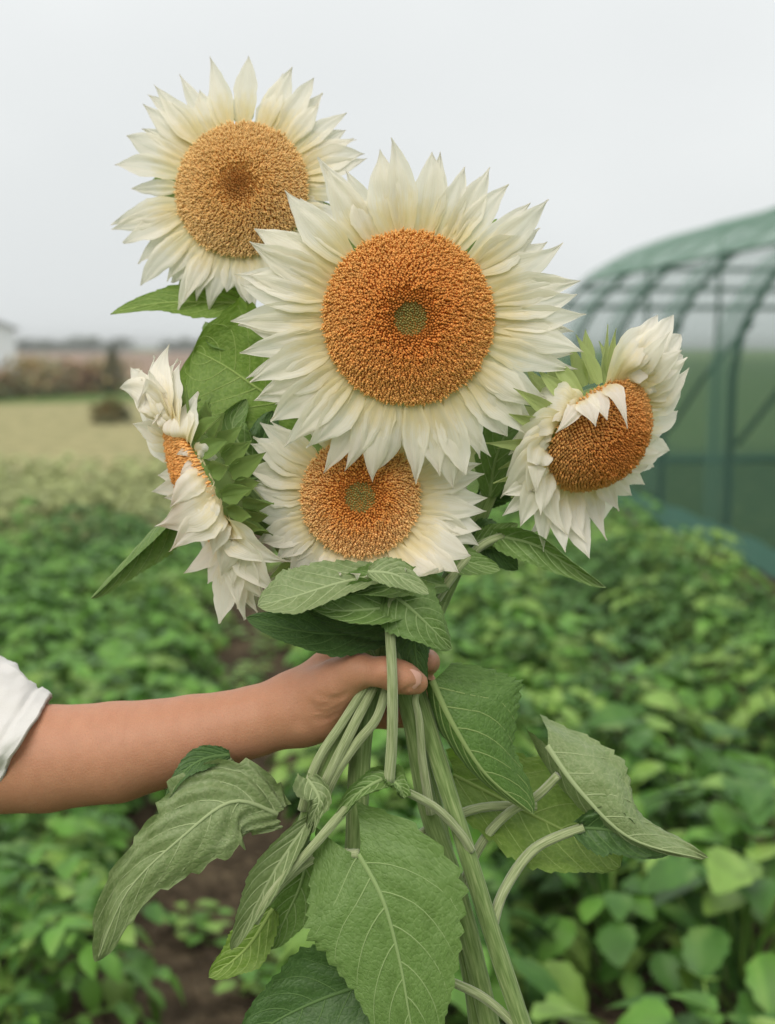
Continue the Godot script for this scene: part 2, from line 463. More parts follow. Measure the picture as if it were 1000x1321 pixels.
func leaf(root: Node3D, material: String, spine: Array, n0: Vector3, n1: Vector3, hw: float, o := {}) -> MeshInstance3D:
	# a serrated blade swept along its midrib; o: fl/fr fold of each half, curl of the edges, wave, lobe, teeth, wide (where it is widest)
	var rows := 72; var cols := 20
	var pts := smooth_path(spine, rows)
	var L := 0.0
	for i in rows: L += pts[i].distance_to(pts[i + 1])
	var fl: float = o.get("fl", 0.15); var fr: float = o.get("fr", 0.15)
	var cl: float = o.get("curl_l", o.get("curl", 0.2)); var cr: float = o.get("curl_r", o.get("curl", 0.2))
	var lobe: float = o.get("lobe", 0.35); var wide: float = o.get("wide", 0.26)
	var wave: float = o.get("wave", 0.05); var teeth: float = o.get("teeth", 15.0)
	var wl: float = o.get("wl", 1.0); var wr: float = o.get("wr", 1.0)
	var sd := rng.randf() * 500.0
	var nv := 7.0
	var slope: float = o.get("slope", 0.34)
	var point := func(t: float, s: float) -> Vector3:
		t = clampf(t, 0.0, 1.0)
		var fi := t * rows
		var i := mini(int(fi), rows - 1)
		var p: Vector3 = pts[i].lerp(pts[i + 1], fi - i)
		var tan: Vector3 = (pts[mini(i + 2, rows)] - pts[maxi(i - 1, 0)]).normalized()
		var n := n0.lerp(n1, t)
		n = (n - tan * n.dot(tan)).normalized()
		var side := tan.cross(n)
		var f := 0.0
		if t < wide: f = 0.30 + 0.70 * sin(t / wide * PI / 2.0)
		else:
			var u := (t - wide) / (1.0 - wide)
			f = pow(maxf(cos(u * PI / 2.0), 0.0), 0.9) * (1.0 - 0.25 * sin(u * PI))
		var as_ := absf(s)
		var w := hw * f * (wl if s < 0.0 else wr)
		var tooth := fposmod(t * teeth + (0.3 if s < 0.0 else 0.0) + 0.8 * noise.get_noise_2d(sd + t * 40.0, signf(s) * 90.0), 1.0)
		w *= 1.0 + o.get("tooth", 0.11) * (0.6 + 0.8 * absf(noise.get_noise_2d(sd + t * 120.0, 7.0)) * 2.0) * pow(as_, 6.0) * (tooth - 0.5) * (1.0 - t * 0.4) + 0.10 * as_ * noise.get_noise_2d(sd + t * 35.0, signf(s) * 30.0)
		var fold := fl if s < 0.0 else fr
		var curl := cl if s < 0.0 else cr
		var ang := fold + curl * as_ * 0.5
		var q: Vector3 = p + side * (signf(s) * as_ * w * cos(ang)) + n * (as_ * w * sin(ang))
		if t < wide: q -= tan * (lobe * hw * pow(1.0 - t / wide, 1.3) * pow(as_, 1.4))
		# puckers between side veins, and a slow wave towards the edge
		var ph := fposmod((t - slope * pow(as_, 1.25) + (0.07 if s < 0.0 else 0.0)) * nv, 1.0)
		q += n * (0.0014 * pow(sin(ph * PI), 2.0) * smoothstep(0.0, 0.25, as_) * (1.0 - t) * o.get("pucker", 1.0))
		q += n * (wave * hw * 2.0 * as_ * noise.get_noise_2d(sd + t * 22.0 + 90.0, s * 14.0))
		return q
	var mb := MB.new()
	var ids := []
	var asp := L / (2.0 * hw)
	for i in rows + 1:
		var t := float(i) / rows
		var line := []
		for k in cols + 1:
			var s := float(k) / cols * 2.0 - 1.0
			line.append(mb.add(point.call(t, s), Vector2(s * hw + 0.5, t * L)))
		ids.append(line)
	for i in rows:
		for k in cols: mb.quad(ids[i][k], ids[i][k + 1], ids[i + 1][k + 1], ids[i + 1][k])
	var blade := put("leaf", mb.commit(), M[material], root)
	var rib := []
	for i in 23: rib.append(point.call(i / 22.0 * 0.97, 0.0))
	mb = MB.new()
	tube(mb, rib, o.get("rib", 0.0015), 0.0003, 6)
	var vm := material.replace("leaf", "vein")
	put("midrib", mb.commit(), M[vm], blade)
	for k in int(nv):
		for s in [-1.0, 1.0]:
			var t0 := (k + (0.0 if s > 0.0 else -0.07 * nv * 0.0)) / nv - (0.07 if s < 0.0 else 0.0)
			if t0 < -0.02 or t0 > 0.86: continue
			t0 = maxf(t0, 0.01)
			var line := []
			var reach := 0.9
			for i in 9:
				var a := i / 8.0 * reach
				line.append(point.call(t0 + slope * pow(a, 1.25), s * maxf(a, 0.01)))
			mb = MB.new()
			tube(mb, line, 0.00058 * (1.15 - t0 * 0.6), 0.0002, 5)
			put("vein", mb.commit(), M[vm], blade)
	return blade

func stalk(root: Node3D, called: String, pts: Array, r0: float, r1: float, material := "stem", n := 28, parent: Node3D = null) -> void:
	var q := []
	for p in pts: q.append(p - root.position)
	var mb := MB.new()
	tube(mb, smooth_path(q, n), r0, r1, 20, 0.05 if r0 > 0.005 else 0.075, 0.08)
	put(called, mb.commit(), M[material], parent if parent else root)

func at_root(root: Node3D, pts: Array) -> Array:
	var q := []
	for p in pts: q.append(p - root.position)
	return q

# ---------------------------------------------------------------- the bouquet: five cut sunflowers, each with its stem and leaves

func build_bouquet() -> void:
	var Z := Vector3(0, 0, 1)
	var rust := Color(0.50, 0.18, 0.035); var orange := Color(0.82, 0.345, 0.085); var gold := Color(0.88, 0.49, 0.165); var wheat := Color(0.90, 0.60, 0.27)
	# the large flower in front
	var a := base("sunflower", Vector3(0.0925, 1.0053, -0.6741))
	tag(a, "largest cream sunflower, facing forward above the others, rust orange disc with green eye", "sunflower", "cream sunflowers held in the hand")
	head(a, {"at": Vector3(0.0126, 1.4666, -0.7094), "n": Vector3(0.0896, -0.0398, 0.9952), "r": 0.0505, "petals": [[2.084, -0.0506, 0.0898, -0.0045, 0.15, 1.0], [1.734, -0.0163, 0.0986, -0.0045, 0.15, 1.0], [1.65, -0.0075, 0.0943, -0.0045, 0.15, 1.0], [1.412, 0.0155, 0.0968, -0.0045, 0.15, 1.0],
		[1.05, 0.0505, 0.088, -0.0045, 0.15, 1.0], [0.962, 0.0568, 0.0814, -0.0045, 0.15, 1.0], [0.671, 0.0859, 0.0682, -0.0045, 0.15, 1.0], [0.497, 0.0856, 0.0464, -0.0045, 0.15, 1.0],
		[0.405, 0.0967, 0.0414, -0.0045, 0.15, 1.0], [0.223, 0.1054, 0.0239, -0.0045, 0.15, 1.0], [0.1, 0.1044, 0.0104, -0.0045, 0.15, 1.0], [0.006, 0.1087, 0.0006, -0.0045, 0.15, 1.0],
		[-0.145, 0.1087, -0.0159, -0.0045, 0.15, 1.0], [-0.311, 0.1054, -0.0339, -0.0045, 0.15, 1.0], [-0.54, 0.0845, -0.0506, -0.0045, 0.15, 1.0], [-0.677, 0.0779, -0.0626, -0.0045, 0.15, 1.0],
		[-0.838, 0.058, -0.0645, -0.0045, 0.15, 1.0], [-1.021, 0.051, -0.0833, -0.0045, 0.15, 1.0], [-1.185, 0.0386, -0.0949, -0.0045, 0.15, 1.0], [-1.366, 0.0201, -0.0966, -0.0045, 0.15, 1.0],
		[-1.499, 0.0064, -0.0897, -0.0045, 0.15, 1.0], [-1.726, -0.0148, -0.0944, -0.0045, 0.15, 1.0], [-1.949, -0.0374, -0.0941, -0.0045, 0.15, 1.0], [-2.198, -0.0583, -0.0805, -0.0045, 0.15, 1.0],
		[-2.321, -0.0696, -0.0746, -0.0045, 0.15, 1.0], [-2.499, -0.0831, -0.0622, -0.0045, 0.15, 1.0], [-2.645, -0.0885, -0.048, -0.0045, 0.15, 1.0], [-2.821, -0.0995, -0.033, -0.0045, 0.15, 1.0],
		[-2.947, -0.1015, -0.0201, -0.0045, 0.15, 1.0], [3.132, -0.1067, 0.0011, -0.0045, 0.15, 1.0], [2.97, -0.1008, 0.0175, -0.0045, 0.15, 1.0], [2.861, -0.1015, 0.0292, -0.0045, 0.15, 1.0],
		[2.722, -0.0949, 0.0423, -0.0045, 0.15, 1.0], [2.617, -0.0901, 0.0522, -0.0045, 0.15, 1.0], [2.386, -0.0758, 0.0714, -0.0045, 0.15, 1.0], [1.994, -0.0328, 0.0728, -0.0045, 0.15, 1.0],
		[1.209, 0.0337, 0.0891, -0.0045, 0.15, 1.0], [0.618, 0.0721, 0.0513, -0.0045, 0.15, 1.0], [-0.066, 0.0977, -0.0064, -0.0045, 0.15, 1.0], [-0.825, 0.0654, -0.0708, -0.0045, 0.15, 1.0],
		[-1.239, 0.0317, -0.0919, -0.0045, 0.15, 1.0], [-1.848, -0.0249, -0.0875, -0.0045, 0.15, 1.0], [-2.524, -0.0783, -0.0556, -0.0045, 0.15, 1.0], [-3.049, -0.0972, -0.009, -0.0045, 0.15, 1.0],
		[2.76, -0.0909, 0.0365, -0.0045, 0.15, 1.0], [1.953, -0.0355, 0.0882, -0.0045, 0.15, 1.0]]}, {"dome": 0.013, "dip": 0.003, "green": 0.20, "bud": 0.36, "inner": rust, "mid": orange, "outer": gold, "width": 0.0098, "len": 0.058, "fill": 24, "bracts": 22})
	stalk(a, "stem", [Vector3(0.0148, 1.4656, -0.7497), Vector3(0.0312, 1.3918, -0.7796), Vector3(0.0246, 1.3113, -0.7580), Vector3(0.0175, 1.2456, -0.7285), Vector3(0.0248, 1.2128, -0.7177), Vector3(0.0441, 1.1526, -0.7001), Vector3(0.0681, 1.0776, -0.6843), Vector3(0.0925, 1.0053, -0.6741)], 0.0056, 0.0056, "stem", 40)
	var lf := leaf(a, "leaf_deep", at_root(a, [Vector3(0.0284, 1.2409, -0.7126), Vector3(0.0413, 1.2155, -0.7020), Vector3(0.0621, 1.1843, -0.6975), Vector3(0.0925, 1.1563, -0.7036)]), Vector3(0.2, 0.1, 1), Vector3(0.3, 0.3, 1), 0.054, {"wr": 0.42, "fr": -0.9, "curl_r": -0.8, "fl": 0.12, "curl_l": -0.45, "lobe": 0.1, "wide": 0.34, "rib": 0.0024, "teeth": 18.0, "slope": 0.5})
	lf = leaf(a, "leaf_pale", at_root(a, [Vector3(0.1030, 1.1951, -0.7213), Vector3(0.1233, 1.1692, -0.7075), Vector3(0.1548, 1.1411, -0.7005), Vector3(0.2018, 1.1263, -0.7034)]), Vector3(0.25, 0.35, 0.9), Vector3(-0.1, 0.6, 0.8), 0.040, {"wr": 0.65, "fr": -1.25, "curl_r": -0.6, "fl": 0.45, "curl_l": -1.6, "tooth": 0.1, "lobe": 0.5, "wide": 0.4, "rib": 0.002, "wave": 0.22})
	stalk(a, "petiole", [Vector3(0.0475, 1.0649, -0.7027), Vector3(0.0493, 1.0964, -0.7194), Vector3(0.0612, 1.1253, -0.7265), Vector3(0.0790, 1.1455, -0.7294), Vector3(0.0968, 1.1601, -0.7224), Vector3(0.1097, 1.1770, -0.7167)], 0.0034, 0.0027, "petiole", 24, lf)
	lf = leaf(a, "leaf_dark", at_root(a, [Vector3(0.1253, 1.1442, -0.7100), Vector3(0.1438, 1.1431, -0.7078), Vector3(0.1637, 1.1333, -0.7064), Vector3(0.1838, 1.1289, -0.7068)]), Vector3(-0.2, 0.3, 1), Vector3(0, 0.3, 1), 0.018, {"wave": 0.3, "curl": 1.0})
	stalk(a, "petiole", [Vector3(0.0653, 1.0857, -0.6865), Vector3(0.0737, 1.1080, -0.6958), Vector3(0.0944, 1.1314, -0.7072), Vector3(0.1257, 1.1451, -0.7091)], 0.0036, 0.003, "petiole", 24, lf)
	lf = leaf(a, "leaf_fresh", at_root(a, [Vector3(0.0450, 1.1598, -0.7617), Vector3(0.0942, 1.1386, -0.7486), Vector3(0.1343, 1.1221, -0.7361), Vector3(0.1540, 1.1090, -0.7292)]), Vector3(-0.1, 0.75, 0.65), Vector3(0.1, 0.8, 0.6), 0.042, {"lobe": 0.3, "wide": 0.45})
	# the flower that stands highest, behind
	var b := base("sunflower", Vector3(-0.0247, 0.9943, -0.6826))
	tag(b, "highest cream sunflower, set behind the largest one against the sky, golden disc", "sunflower", "cream sunflowers held in the hand")
	head(b, {"at": Vector3(-0.1015, 1.5580, -0.8335), "n": Vector3(-0.1177, 0.1569, 0.9806), "r": 0.0455, "petals": [[1.801, -0.0225, 0.096, -0.006, 0.15, 1.0], [1.549, 0.0021, 0.0953, -0.006, 0.15, 1.0], [1.209, 0.0333, 0.0878, -0.006, 0.15, 1.0], [1.25, 0.0278, 0.0836, -0.006, 0.15, 1.0],
		[1.007, 0.0494, 0.0781, -0.006, 0.15, 1.0], [0.881, 0.0567, 0.0687, -0.006, 0.15, 1.0], [0.643, 0.0723, 0.0542, -0.006, 0.15, 1.0], [0.54, 0.0714, 0.0428, -0.006, 0.15, 1.0],
		[0.437, 0.0775, 0.0362, -0.006, 0.15, 1.0], [0.326, 0.0842, 0.0285, -0.006, 0.15, 1.0], [0.21, 0.0877, 0.0187, -0.006, 0.15, 1.0], [0.145, 0.071, 0.0104, -0.006, 0.15, 1.0],
		[-0.143, 0.0582, -0.0084, -0.006, 0.15, 1.0], [-0.367, 0.0613, -0.0236, -0.006, 0.15, 1.0], [2.087, -0.0493, 0.0869, -0.006, 0.15, 1.0], [2.28, -0.0655, 0.0763, -0.006, 0.15, 1.0],
		[2.322, -0.0677, 0.0725, -0.006, 0.15, 1.0], [2.449, -0.0748, 0.0621, -0.006, 0.15, 1.0], [2.563, -0.074, 0.0483, -0.006, 0.15, 1.0], [2.677, -0.0869, 0.0436, -0.006, 0.15, 1.0],
		[2.877, -0.0939, 0.0254, -0.006, 0.15, 1.0], [-2.924, -0.0952, -0.0211, -0.006, 0.15, 1.0], [-2.86, -0.0939, -0.0272, -0.006, 0.15, 1.0], [-2.765, -0.0857, -0.0339, -0.006, 0.15, 1.0],
		[-2.585, -0.0769, -0.0478, -0.006, 0.15, 1.0], [-2.448, -0.0754, -0.0627, -0.006, 0.15, 1.0], [-2.085, -0.0467, -0.0826, -0.006, 0.15, 1.0], [-2.239, -0.0505, -0.064, -0.006, 0.15, 1.0],
		[-1.99, -0.0339, -0.0761, -0.006, 0.15, 1.0], [-1.85, -0.0237, -0.0827, -0.006, 0.15, 1.0], [-1.696, -0.0089, -0.0708, -0.006, 0.15, 1.0], [-1.54, 0.0024, -0.0785, -0.006, 0.15, 1.0],
		[-1.344, 0.0185, -0.0802, -0.006, 0.15, 1.0], [-1.061, 0.0403, -0.0721, -0.006, 0.15, 1.0], [-0.756, 0.0536, -0.0506, -0.006, 0.15, 1.0], [1.294, 0.0183, 0.0642, -0.006, 0.15, 1.0],
		[2.027, -0.0349, 0.0711, -0.006, 0.15, 1.0]]}, {"dome": 0.014, "dip": 0.0, "green": 0.0, "bud": 0.30, "inner": Color(0.48, 0.22, 0.06), "mid": Color(0.80, 0.48, 0.17), "outer": Color(0.88, 0.62, 0.29), "width": 0.0086, "len": 0.042, "fill": 16, "bracts": 20})
	stalk(b, "stem", [Vector3(-0.0952, 1.5370, -0.8609), Vector3(-0.0765, 1.4764, -0.8623), Vector3(-0.0387, 1.3881, -0.8296), Vector3(-0.0052, 1.2889, -0.7649), Vector3(-0.0101, 1.2328, -0.7367), Vector3(-0.0164, 1.2020, -0.7192), Vector3(-0.0199, 1.1387, -0.7082), Vector3(-0.0237, 1.0578, -0.6916), Vector3(-0.0247, 0.9943, -0.6826)], 0.0062, 0.0072, "stem", 44)
	leaf(b, "leaf_fresh", at_root(b, [Vector3(-0.0941, 1.4801, -0.8427), Vector3(-0.1293, 1.4810, -0.8377), Vector3(-0.1640, 1.4798, -0.8325), Vector3(-0.1940, 1.4726, -0.8264)]), Vector3(-0.1, 0.4, 0.9), Vector3(-0.2, 0.7, 0.7), 0.0165, {"lobe": 0.0, "wide": 0.42, "teeth": 12.0})
	leaf(b, "leaf_fresh", at_root(b, [Vector3(-0.0533, 1.3983, -0.8007), Vector3(-0.0871, 1.4207, -0.7958), Vector3(-0.1113, 1.4369, -0.8011), Vector3(-0.1331, 1.4473, -0.8127)]), Vector3(-0.1, 0.3, 0.95), Vector3(-0.4, 0.3, 0.85), 0.046, {"lobe": 0.0, "wide": 0.72, "wl": 1.05, "curl": 0.5, "wave": 0.10})
	leaf(b, "leaf_mid", at_root(b, [Vector3(-0.0729, 1.4644, -0.8202), Vector3(-0.0966, 1.4617, -0.8148), Vector3(-0.1154, 1.4537, -0.8136), Vector3(-0.1269, 1.4671, -0.8206)]), Vector3(0, 0.5, 0.8), Vector3(0, 0.6, 0.7), 0.017, {"lobe": 0.0, "wide": 0.4, "wave": 0.2})
	leaf(b, "leaf_mid", at_root(b, [Vector3(-0.0858, 1.3712, -0.7767), Vector3(-0.0983, 1.3844, -0.7745), Vector3(-0.1037, 1.3997, -0.7787), Vector3(-0.0951, 1.4148, -0.7869)]), Vector3(-0.2, -0.1, 1), Vector3(0.3, -0.2, 1), 0.02, {"wave": 0.12, "curl": 0.9})
	leaf(b, "leaf_dark", at_root(b, [Vector3(-0.0811, 1.3655, -0.7809), Vector3(-0.0834, 1.3865, -0.7808), Vector3(-0.0776, 1.4069, -0.7878)]), Vector3(0.2, 0, 1), Vector3(0.3, 0, 1), 0.019, {"wave": 0.2})
	lf = leaf(b, "leaf_mid", at_root(b, [Vector3(-0.0175, 1.1439, -0.6716), Vector3(-0.0028, 1.1206, -0.6602), Vector3(0.0074, 1.0847, -0.6530), Vector3(0.0140, 1.0478, -0.6478), Vector3(0.0225, 1.0025, -0.6474)]), Vector3(-0.1, 0.25, 1), Vector3(0.1, 0.1, 1), 0.05, {"lobe": 0.55, "wide": 0.30, "fl": 0.08, "fr": 0.05, "curl": -0.15, "rib": 0.0017, "wave": 0.05, "teeth": 17.0})
	stalk(b, "petiole", [Vector3(-0.0237, 1.1066, -0.6986), Vector3(-0.0287, 1.1368, -0.6807), Vector3(-0.0175, 1.1444, -0.6716)], 0.003, 0.0026, "petiole", 12, lf)
	leaf(b, "leaf_dark", at_root(b, [Vector3(0.0000, 1.0546, -0.6861), Vector3(-0.0365, 1.0462, -0.6799), Vector3(-0.0679, 1.0329, -0.6760), Vector3(-0.0920, 1.0173, -0.6717)]), Vector3(-0.2, 0.3, 0.95), Vector3(-0.1, 0.3, 0.95), 0.036, {"lobe": 0.2, "wide": 0.4, "rib": 0.0016})
	# the lower flower in the middle
	var c := base("sunflower", Vector3(0.0675, 0.9981, -0.6932))
	tag(c, "cream sunflower in the middle, half hidden below the largest, orange disc with green eye", "sunflower", "cream sunflowers held in the hand")
	head(c, {"at": Vector3(-0.0173, 1.3552, -0.7340), "n": Vector3(0.0000, 0.0995, 0.9950), "r": 0.0365, "petals": [[2.486, -0.063, 0.0484, -0.005, 0.15, 1.0], [2.612, -0.0675, 0.0395, -0.005, 0.15, 1.0], [2.683, -0.07, 0.0346, -0.005, 0.15, 1.0], [2.891, -0.073, 0.0187, -0.005, 0.15, 1.0],
		[3.012, -0.0711, 0.0093, -0.005, 0.15, 1.0], [-2.951, -0.0702, -0.0136, -0.005, 0.15, 1.0], [-2.67, -0.0618, -0.0315, -0.005, 0.15, 1.0], [-2.536, -0.0549, -0.038, -0.005, 0.15, 1.0],
		[-2.298, -0.0485, -0.0545, -0.005, 0.15, 1.0], [0.421, 0.0728, 0.0326, -0.005, 0.15, 1.0], [0.281, 0.0768, 0.0222, -0.005, 0.15, 1.0], [0.178, 0.0793, 0.0143, -0.005, 0.15, 1.0],
		[-0.026, 0.0813, -0.0021, -0.005, 0.15, 1.0], [-0.13, 0.0809, -0.0106, -0.005, 0.15, 1.0], [-0.259, 0.0774, -0.0205, -0.005, 0.15, 1.0], [-0.341, 0.0775, -0.0275, -0.005, 0.15, 1.0],
		[-0.466, 0.0665, -0.0335, -0.005, 0.15, 1.0], [2.083, -0.0322, 0.0573, -0.005, 0.15, 1.0], [1.768, -0.0124, 0.0622, -0.005, 0.15, 1.0], [1.38, 0.0123, 0.0637, -0.005, 0.15, 1.0],
		[1.078, 0.0321, 0.0598, -0.005, 0.15, 1.0], [0.717, 0.0544, 0.0474, -0.005, 0.15, 1.0], [3.136, -0.0622, 0.0004, -0.005, 0.15, 1.0], [0.073, 0.0729, 0.0053, -0.005, 0.15, 1.0],
		[-2.769, -0.0563, -0.022, -0.005, 0.15, 1.0], [5.594, 0.0613, -0.0418, 0.0468, 0.15, 1.0], [5.411, 0.0518, -0.0408, 0.0517, 0.15, 1.0], [5.315, 0.0458, -0.0413, 0.0518, 0.15, 1.0],
		[5.088, 0.0329, -0.0413, 0.0518, 0.15, 1.0], [4.922, 0.0228, -0.0404, 0.0517, 0.15, 1.0], [4.721, 0.0103, -0.0422, 0.0468, 0.15, 1.0], [4.503, -0.0028, -0.0436, 0.0419, 0.15, 1.0],
		[4.294, -0.0148, -0.0444, 0.0339, 0.15, 1.0], [5.786, 0.0661, -0.037, 0.0366, 0.15, 1.0]]}, {"dome": 0.010, "dip": 0.002, "green": 0.26, "bud": 0.42, "inner": rust, "mid": Color(0.80, 0.36, 0.09), "outer": wheat, "width": 0.0092, "len": 0.038, "fill": 16, "bracts": 18})
	stalk(c, "stem", [Vector3(-0.0164, 1.3468, -0.7631), Vector3(0.0000, 1.3011, -0.7566), Vector3(0.0075, 1.2464, -0.7255), Vector3(0.0160, 1.2109, -0.7235), Vector3(0.0260, 1.1565, -0.7158), Vector3(0.0450, 1.1020, -0.7080), Vector3(0.0600, 1.0426, -0.6996), Vector3(0.0700, 0.9981, -0.6932)], 0.0058, 0.0066, "stem", 40)
	leaf(c, "leaf_pale", at_root(c, [Vector3(0.0000, 1.3103, -0.7074), Vector3(-0.0282, 1.3079, -0.6929), Vector3(-0.0558, 1.3012, -0.6839), Vector3(-0.0775, 1.2961, -0.6811)]), Vector3(-0.15, 0.75, 0.55), Vector3(-0.3, 0.7, 0.6), 0.02, {"lobe": 0.0, "wide": 0.7, "curl": 0.3})
	leaf(c, "leaf_dark", at_root(c, [Vector3(0.0075, 1.2705, -0.7270), Vector3(-0.0292, 1.2712, -0.7119), Vector3(-0.0600, 1.2765, -0.7026), Vector3(-0.0869, 1.2846, -0.6997)]), Vector3(0, 0.55, 0.85), Vector3(-0.1, 0.5, 0.85), 0.0195, {"lobe": 0.1, "wide": 0.4, "curl_l": 0.5, "curl_r": 0.5})
	leaf(c, "leaf_mid", at_root(c, [Vector3(0.0316, 1.2920, -0.7149), Vector3(-0.0047, 1.2916, -0.6946), Vector3(-0.0329, 1.2920, -0.6886), Vector3(-0.0526, 1.2999, -0.6897)]), Vector3(0, 0.65, 0.75), Vector3(0, 0.6, 0.7), 0.0185, {"lobe": 0.1, "wide": 0.45, "curl": 0.9, "wave": 0.12})
	leaf(c, "leaf_mid", at_root(c, [Vector3(0.0370, 1.2986, -0.7259), Vector3(0.0048, 1.3040, -0.7024), Vector3(-0.0213, 1.3033, -0.6963), Vector3(-0.0417, 1.2977, -0.6955)]), Vector3(0, 0.75, 0.65), Vector3(0, 0.7, 0.65), 0.016, {"lobe": 0.0, "wide": 0.4, "curl": 0.6, "wave": 0.12})
	leaf(c, "leaf_dark", at_root(c, [Vector3(0.0300, 1.2792, -0.7333), Vector3(0.0000, 1.2809, -0.7133), Vector3(-0.0290, 1.2813, -0.7073), Vector3(-0.0504, 1.2894, -0.7044)]), Vector3(0, 0.6, 0.8), Vector3(0, 0.6, 0.8), 0.018, {"lobe": 0.0, "wide": 0.4, "curl": 0.5, "wave": 0.12})
	leaf(c, "leaf_pale", at_root(c, [Vector3(-0.0116, 1.3167, -0.6820), Vector3(0.0046, 1.3157, -0.6778), Vector3(0.0244, 1.3047, -0.6763)]), Vector3(0.2, 0.6, 0.75), Vector3(0.3, 0.5, 0.8), 0.0105, {"lobe": 0.0, "wide": 0.5})
	leaf(c, "leaf_mid", at_root(c, [Vector3(0.0024, 1.3001, -0.6999), Vector3(0.0141, 1.2929, -0.6887), Vector3(0.0272, 1.2804, -0.6870), Vector3(0.0394, 1.2663, -0.6930)]), Vector3(0.1, 0.3, 0.95), Vector3(0.2, 0.4, 0.9), 0.021, {"lobe": 0.1, "wide": 0.35, "curl": -0.5, "wave": 0.1})
	leaf(c, "leaf_dark", at_root(c, [Vector3(0.0146, 1.2924, -0.7129), Vector3(0.0164, 1.2718, -0.7059), Vector3(0.0184, 1.2545, -0.7055), Vector3(0.0235, 1.2339, -0.7106)]), Vector3(0.1, 0, 1), Vector3(0.2, 0, 1), 0.0135, {"lobe": 0.0, "wide": 0.4, "curl": -0.8, "wave": 0.1})
	lf = leaf(c, "leaf_mid", at_root(c, [Vector3(0.0009, 1.1895, -0.6801), Vector3(-0.0094, 1.1875, -0.6737), Vector3(-0.0211, 1.1791, -0.6725), Vector3(-0.0321, 1.1626, -0.6742)]), Vector3(0.1, 0.6, 0.8), Vector3(-0.3, 0.5, 0.8), 0.011, {"wave": 0.5, "curl": 1.2, "lobe": 0.6})
	stalk(c, "petiole", [Vector3(0.0057, 1.3021, -0.7022), Vector3(0.0014, 1.2874, -0.6920), Vector3(0.0028, 1.2537, -0.6821), Vector3(0.0028, 1.2179, -0.6801), Vector3(0.0009, 1.1875, -0.6788)], 0.0028, 0.0034, "petiole", 26, lf)
	lf = leaf(c, "leaf_mid", at_root(c, [Vector3(0.0024, 1.1880, -0.6799), Vector3(0.0071, 1.1850, -0.6764), Vector3(0.0104, 1.1776, -0.6764)]), Vector3(0.3, 0.6, 0.8), Vector3(0.3, 0.5, 0.8), 0.010, {"wave": 0.5, "curl": 1.2, "lobe": 0.6})
	stalk(c, "petiole", [Vector3(0.0071, 1.1829, -0.6791), Vector3(0.0288, 1.1682, -0.6871), Vector3(0.0445, 1.1505, -0.6907), Vector3(0.0526, 1.1363, -0.6927)], 0.0026, 0.0028, "petiole", 16, lf)
	# the flower on the left, seen from the side
	var d := base("sunflower", Vector3(-0.0607, 1.1240, -0.6950))
	tag(d, "cream sunflower turned away to the left, seen from its side with folded petals", "sunflower", "cream sunflowers held in the hand")
